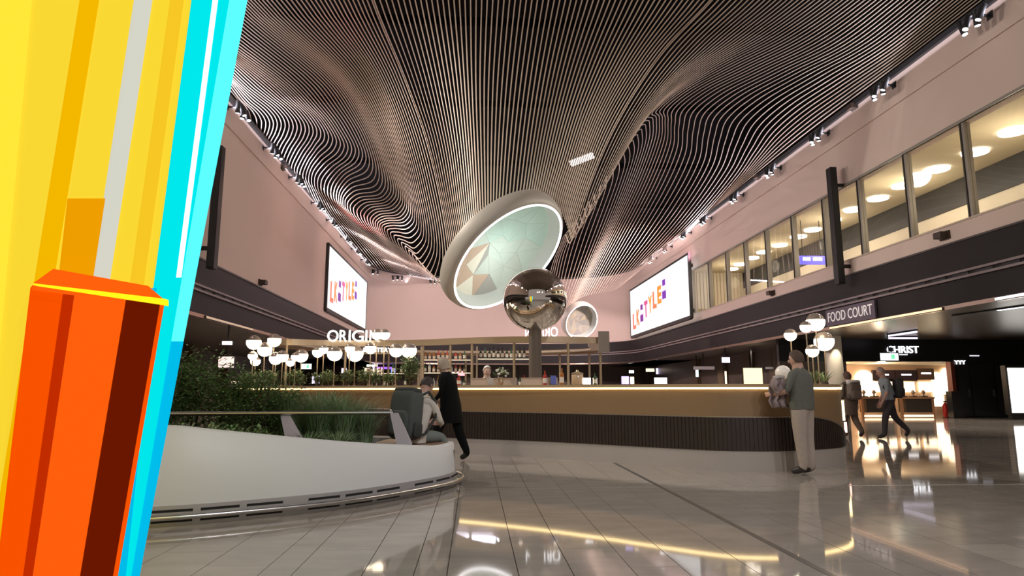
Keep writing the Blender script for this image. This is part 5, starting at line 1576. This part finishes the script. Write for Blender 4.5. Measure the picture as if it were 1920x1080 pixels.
# person in black, walking away to the left, between planter and bar
w_loc = (-.30, 11.25, 0)
person('person in a long black coat and black trousers walking behind the planter', w_loc, 1.15, dict(
    pelvis=(0, .10, .95), waist=(0, .14, 1.1), chest=(0, .18, 1.28), neck=(0, .22, 1.45), skull=(0, .26, 1.575), crown=(0, .27, 1.66),
    lsh=(-.18, .19, 1.39), rsh=(.18, .17, 1.39), lel=(-.25, .16, 1.12), rel=(.25, .22, 1.11), lwr=(-.20, .32, .98), rwr=(.20, .38, .98), lha=(-.16, .37, .97), rha=(.16, .43, .97),
    lhi=(-.1, .10, .91), rhi=(.1, .08, .91), lkn=(-.11, .30, .50), lan=(-.11, .30, .085), lto=(-.12, .47, .035), rkn=(.11, .02, .50), ran=(.11, -.16, .11), rto=(.12, -.02, .035)),
    1.76, ((.55, .36, .28), (.004, .004, .0045), (.004, .004, .0045), (.006, .006, .006), (.36, .29, .22)), sleeve='long', loose=1.25, hair=dict(low=-.55, vol=1.12, bob=True),
    torso=dict(name='coat', col=(.004, .004, .0045), rings=[(.62, .215, .18, .10, 0), (.85, .205, .17, .11, 0), (1.0, .195, .16, .13, 0), (1.15, .19, .15, .15, 0), (1.3, .20, .15, .18, 0), (1.40, .18, .12, .195, 0), (1.46, .09, .08, .21, 0)]))

# seated person with rucksack, back to the viewer, leaning forward to the right
sz = .485
yawS = -.62
s_loc = (-.80, 8.72, 0)
person('person in a pale jacket sitting bent forward on the bench end', s_loc, yawS, dict(
    pelvis=(0, 0, sz + .11), waist=(0, .04, sz + .26), chest=(0, .13, sz + .46), neck=(0, .21, sz + .63), skull=(0, .27, sz + .735), crown=(0, .30, sz + .81), look=(0, .8, -.5),
    lsh=(-.19, .15, sz + .55), rsh=(.19, .15, sz + .55), lel=(-.26, .24, sz + .28), rel=(.26, .24, sz + .28), lwr=(-.12, .44, sz + .24), rwr=(.14, .44, sz + .24), lha=(-.06, .50, sz + .24), rha=(.08, .50, sz + .24),
    lhi=(-.1, .02, sz + .1), rhi=(.1, .02, sz + .1), lkn=(-.14, .46, sz + .06), rkn=(.14, .46, sz + .06), lan=(-.14, .44, .085), ran=(.14, .50, .085), lto=(-.15, .60, .035), rto=(.15, .66, .035)),
    1.75, ((.42, .24, .18), (.52, .47, .42), (.16, .18, .17), (.05, .04, .04), (.03, .018, .015)), sleeve='long', seated=True, hair=dict(low=-.2),
    torso=dict(name='jacket', col=(.52, .47, .42), rings=[(sz + .01, .19, .15, 0, 0), (sz + .12, .20, .155, .01, 0), (sz + .28, .205, .15, .05, 0), (sz + .42, .215, .145, .11, 0), (sz + .53, .19, .12, .16, 0), (sz + .60, .10, .085, .19, 0)]))
backpack('dark green grey rucksack on the back of the seated person', (s_loc[0] - .01, s_loc[1] - .15, .53), yawS + PI, .40, .64, .26, (.05, .058, .055), tilt=.12)

# person in green shirt leaning at the bar
g_loc = (4.63, 9.2, 0)
yawG = .62
person('person in grey green shirt and beige trousers standing at the right end of the bar', g_loc, yawG, dict(
    lel=(-.26, .06, 1.15), lwr=(-.22, .30, 1.10), lha=(-.20, .38, 1.10), rel=(.25, .04, 1.14), rwr=(.16, .28, 1.10), rha=(.11, .35, 1.10),
    skull=(0, .03, 1.60), crown=(0, .03, 1.68), look=(-.25, 1, .05), lan=(-.09, -.02, .085), ran=(.09, -.04, .085), lto=(-.13, .15, .035), rto=(.12, .14, .035), lkn=(-.095, .0, .5), rkn=(.10, .0, .5)),
    1.75, ((.55, .33, .25), (.135, .138, .118), (.40, .33, .28), (.03, .025, .022), (.085, .05, .035)), loose=1.32, hair=dict(low=-.45, vol=1.05),
    torso=dict(name='shirt', col=(.135, .138, .118), rings=[(.90, .205, .15, 0, 0), (.98, .21, .155, 0, 0), (1.12, .205, .15, -.005, 0), (1.28, .215, .15, -.01, 0), (1.38, .20, .125, -.01, 0), (1.44, .13, .09, 0, 0), (1.47, .07, .065, 0, 0)]))
# bundle over his left arm
def cloth(label, c_, w, h, seed, col):
    r = random.Random(seed)
    mb = MB(); n, m_ = 12, 12; vs = []
    for j in range(m_ + 1):
        for i in range(n + 1):
            u, v = i / n - .5, j / m_
            a = (v - .35) * 3.1
            if v < .35: x, z = -.05 - .02 * math.sin(i), -h * .45 * (.35 - v) / .35
            else: x, z = .05 + .03 * math.sin(i * 1.3), -h * (v - .35) / .65
            if abs(v - .35) < .09: z += .03
            vs.append((c_[0] + u * w + .02 * math.sin(j * 1.7), c_[1] + x + .025 * math.sin(i * 1.9 + j * .4), c_[2] + z + .02 * math.sin(i * 2.3)))
    mb.add(vs, [(j * (n + 1) + i, j * (n + 1) + i + 1, (j + 1) * (n + 1) + i + 1, (j + 1) * (n + 1) + i) for j in range(m_) for i in range(n)])
    t = thing('folded_jacket', label, 'jacket', tuple(c_))
    o = obj('fabric', mb, mat('jacket_mauve', col, .8, noise=.25, nscale=14), t, True)
    sd = o.modifiers.new('thickness', 'SOLIDIFY'); sd.thickness = .018
    obj('collar', MB().tube([(c_[0] - w * .4, c_[1] - .05, c_[2] + .05), (c_[0] - w * .1, c_[1] - .02, c_[2] + .075), (c_[0] + w * .25, c_[1] + .02, c_[2] + .06)], .03, 8), mat('collar_pale', (.5, .45, .42), .8), t, True)
    return t
jc = at(1462, 716, y=9.22)
cloth('mauve grey jacket hanging over the left arm of the person in green', jc, .26, .36, 4, (.30, .23, .225))

# two walkers on the right
person('person in brown clothes walking away beside the bar end', (9.28, 16.0, 0), .25, dict(
    lkn=(-.10, .12, .50), lan=(-.10, .10, .09), lto=(-.11, .26, .035), rkn=(.10, -.02, .50), ran=(.10, -.24, .16), rto=(.11, -.14, .05), lwr=(-.24, .12, .9), rwr=(.24, .0, .87), lha=(-.235, .16, .83), rha=(.235, .0, .79)),
    1.64, ((.45, .28, .20), (.15, .11, .085), (.12, .085, .065), (.025, .012, .01), (.10, .055, .04)), sleeve='long', loose=1.3, hair=dict(low=-.5, vol=1.08),
    torso=dict(name='long_top', col=(.14, .10, .08), rings=[(.60, .21, .15, .02, 0), (.9, .20, .15, .0, 0), (1.1, .19, .145, 0, 0), (1.3, .20, .14, 0, 0), (1.4, .17, .11, 0, 0), (1.46, .07, .07, 0, 0)]))
backpack('brown backpack with a white roll on top, on the walker in brown', (9.26, 15.86, .93), .25 + PI, .34, .42, .18, (.17, .125, .10), roll=(.62, .58, .54))
person('person in pale shirt and dark trousers walking to the left before the shop', (10.15, 15.75, 0), 1.25, dict(
    pelvis=(0, .02, .94), chest=(0, .08, 1.3), neck=(0, .10, 1.46), skull=(0, .14, 1.59), crown=(0, .14, 1.67), lsh=(-.185, .08, 1.40), rsh=(.185, .08, 1.40),
    lel=(-.24, .10, 1.12), rel=(.24, .06, 1.12), lwr=(-.22, .22, .88), rwr=(.22, .16, .88), lha=(-.21, .26, .81), rha=(.21, .20, .81),
    lkn=(-.1, .16, .50), lan=(-.1, .20, .085), lto=(-.11, .36, .035), rkn=(.1, -.10, .50), ran=(.1, -.38, .19), rto=(.11, -.30, .06)),
    1.76, ((.45, .25, .19), (.24, .26, .28), (.055, .045, .05), (.015, .012, .012), (.28, .22, .19)), loose=1.2, hair=dict(low=-.1),
    torso=dict(name='shirt', col=(.24, .26, .28), rings=[(.93, .185, .14, .02, 0), (1.05, .185, .14, .03, 0), (1.2, .19, .14, .05, 0), (1.33, .195, .135, .08, 0), (1.41, .16, .11, .09, 0), (1.46, .07, .07, .10, 0)]))
backpack('black backpack on the back of the walker in the pale shirt', (10.23, 15.72, .98), 1.25 + PI, .33, .46, .2, (.022, .02, .022), tilt=-.08)
# barkeeper behind the counter
person('person with a white cap and pale jacket standing behind the bar', (.26, 14.3, 0), PI + .2, dict(lwr=(-.2, .25, 1.02), rwr=(.2, .25, 1.02), lha=(-.18, .32, 1.02), rha=(.18, .32, 1.02)),
    1.70, ((.55, .36, .28), (.48, .42, .38), (.05, .05, .05), (.02, .02, .02), (.75, .70, .66)), sleeve='long', hair=dict(low=.1, vol=1.12),
    torso=dict(name='jacket', col=(.48, .42, .38), rings=[(.85, .2, .15, 0, 0), (1.1, .2, .15, 0, 0), (1.3, .215, .145, 0, 0), (1.4, .19, .12, 0, 0), (1.46, .07, .07, 0, 0)]))

# ------------------------------------------------------------------ broadcast graphic at the left, built as a solid glowing column
CY = 3.0
cc = thing('graphic_bars', 'broadcast graphic of yellow, orange and cyan bars, built as a leaning glowing column', 'graphic', (-1.0, CY, 0))
def glow(name, col, es, rough=.25):  # even self-glow for the flat colours of the graphic, no lamp inside
    M = mat(name, tuple(c * .12 for c in col), rough, emit=col, es=es * 1.45, coat=.0)
    M.node_tree.nodes['Principled BSDF'].inputs['Specular IOR Level'].default_value = 0.
    return M
YEL, AMB, ORG, CYA = glow('graphic_yellow', (1, .72, .035), .62), glow('graphic_amber', (.95, .50, .0), .62), glow('graphic_orange', (1, .09, .0), .62), glow('graphic_cyan', (0, .84, .88), .62)
LEM, PAL, DRK, DKO, CY2, CY3, WHT, SUN = glow('graphic_lemon', (1, .80, .04), .66), glow('graphic_pale_cyan', (.10, .95, 1), .72), glow('graphic_brown', (.20, .012, .0), .45), glow('graphic_rust', (.62, .03, 0), .55), glow('graphic_sky', (0, .55, .90), .6), glow('graphic_teal', (0, .30, .45), .6), glow('graphic_white', (.72, .72, .62), .6), glow('graphic_sun', (1, .80, .01), .8)
AM2, OR2 = glow('graphic_deep_amber', (.90, .36, .0), .62), glow('graphic_bright_orange', (1, .115, .004), .66)
def bar_piece(name, m_, top, bot, y0, y1, yt=-140., yb=1330.):
    """prism between picture edges given as (x at py=0, x at py=1080) left and right, at depth y0..y1 on the real floor"""
    def X(e, py): return e[0] + (e[1] - e[0]) * py / 1080
    L, Rr = top, bot
    vs = []
    for py in (yb, yt):
        a, b = at(X(L, py), py, y=y0), at(X(Rr, py), py, y=y0)
        vs += [a, b, Vector((b.x * y1 / y0 - .05, y1, b.z)), Vector((a.x * y1 / y0 - .05, y1, a.z))]
    mb = MB().add(vs, [(3, 2, 1, 0), (4, 5, 6, 7), (0, 1, 5, 4), (1, 2, 6, 5), (2, 3, 7, 6), (3, 0, 4, 7)])
    return obj(name, mb, m_, cc)
def YB_(z):  # picture row of a height at the column's depth
    return 732 + (1.16 - z) * FPX / CY
yb0 = 732 + 1.16 * FPX / CY * .985
YT = -150
# yellow body: wide prism faces
bar_piece('yellow_prism', YEL, (90, -10), (361, 218), CY + .02, CY + .45, YT, yb0)
bar_piece('lemon_face', LEM, (-260, -360), (60, -40), CY + .0, CY + .40, YT, yb0)
bar_piece('yellow_face', YEL, (60, -40), (152, 52), CY + .012, CY + .40, YT, yb0)
bar_piece('amber_stripe', AMB, (152, -22), (186, 12), CY + .006, CY + .05, YT, yb0)
bar_piece('yellow_face', YEL, (186, 12), (361, 218), CY + .010, CY + .05, YT, yb0)
bar_piece('white_stripe', WHT, (256, 92), (286, 122), CY + .000, CY + .04, YT, 524)
bar_piece('amber_stripe', glow('graphic_honey', (1, .62, .02), .6), (322, 170), (345, 193), CY + .004, CY + .04, YT, 540)
bar_piece('amber_block', AM2, (172, 50), (262, 100), CY + .004, CY + .04, 372, 530)
# cyan prism
bar_piece('cyan_prism', CYA, (361, 218), (430, 246), CY - .02, CY + .3, YT, yb0)
bar_piece('pale_cyan_face', PAL, (430, 252), (464, 262), CY - .015, CY + .3, YT, 640)
bar_piece('sky_face', CY2, (430, 246), (464, 262), CY - .012, CY + .3, 640, yb0)
bar_piece('white_edge', glow('graphic_ice', (.85, 1, 1), .9), (403, 262), (409, 266), CY - .026, CY + .0, YT, 520)
bar_piece('sky_face', CY2, (340, 220), (352, 236), CY - .025, CY + .0, 540, yb0)
# orange faceted sleeve in front
def sleeve(name, m_, xt0, xt1, xb0, xb1, py0l, py0r, y0, y1):
    vs = []
    a, b = at(xt0, py0l, y=y0), at(xt1, py0r, y=y0)
    c_, d = at(xb1, yb0, y=y0), at(xb0, yb0, y=y0)
    F = [a, b, c_, d]
    B_ = [Vector((q.x * y1 / y0 - .01, y1, q.z)) for q in F]
    obj(name, MB().add(F + B_, [(3, 2, 1, 0), (4, 5, 6, 7), (0, 1, 5, 4), (1, 2, 6, 5), (2, 3, 7, 6), (3, 0, 4, 7)]), m_, cc)
ext = lambda x0, x1, y0: x0 + (x1 - x0) * (yb0 - y0) / (1080 - y0)
def SL(name, m_, x0, x1, b0, b1, y0, y1, d0):
    sleeve(name, m_, x0, x1, ext(x0, b0, y0), ext(x1, b1, y1), y0, y1, CY - d0, CY - .02)
SL('orange_face', ORG, 62, 120, -3, 44, 534, 543, .10)
SL('rust_edge', DKO, 120, 141, 44, 62, 543, 547, .12)
SL('orange_face', OR2, 141, 236, 62, 150, 547, 562, .14)
SL('brown_face', DRK, 236, 300, 150, 212, 562, 571, .13)
SL('orange_edge', ORG, 300, 308, 212, 221, 571, 572, .11)
mb = MB()
A = [at(62, 534, y=CY - .10), at(100, 505, y=CY + .0), at(276, 535, y=CY + .0), at(308, 560, y=CY - .11), at(308, 572, y=CY - .11), at(62, 534, y=CY - .10)]
top_ = [at(62, 531, y=CY - .12), at(100, 504, y=CY - .02), at(278, 536, y=CY - .02), at(308, 562, y=CY - .13)]
bt_ = [q + Vector((0, 0, -.03)) for q in top_]
mb.add(top_ + bt_, [(0, 1, 2, 3), (7, 6, 5, 4), (0, 4, 5, 1), (1, 5, 6, 2), (2, 6, 7, 3), (3, 7, 4, 0)])
obj('orange_chamfer', mb, OR2, cc)
ed = [at(62, 531, y=CY - .15), at(308, 560, y=CY - .15), at(308, 572, y=CY - .15), at(62, 534.5, y=CY - .15)]
mb = MB().add(ed + [q + Vector((0, .04, 0)) for q in ed], [(0, 1, 2, 3), (7, 6, 5, 4), (0, 4, 5, 1), (1, 5, 6, 2), (2, 6, 7, 3), (3, 7, 4, 0)])
obj('yellow_edge', mb, SUN, cc)
b0, b1 = at(-420, 1200, y=CY), at(300, 1200, y=CY)
obj('foot_plate', MB().box(b0.x + .2, b1.x, CY - .2, CY + .5, 0, .03), M_black, cc)
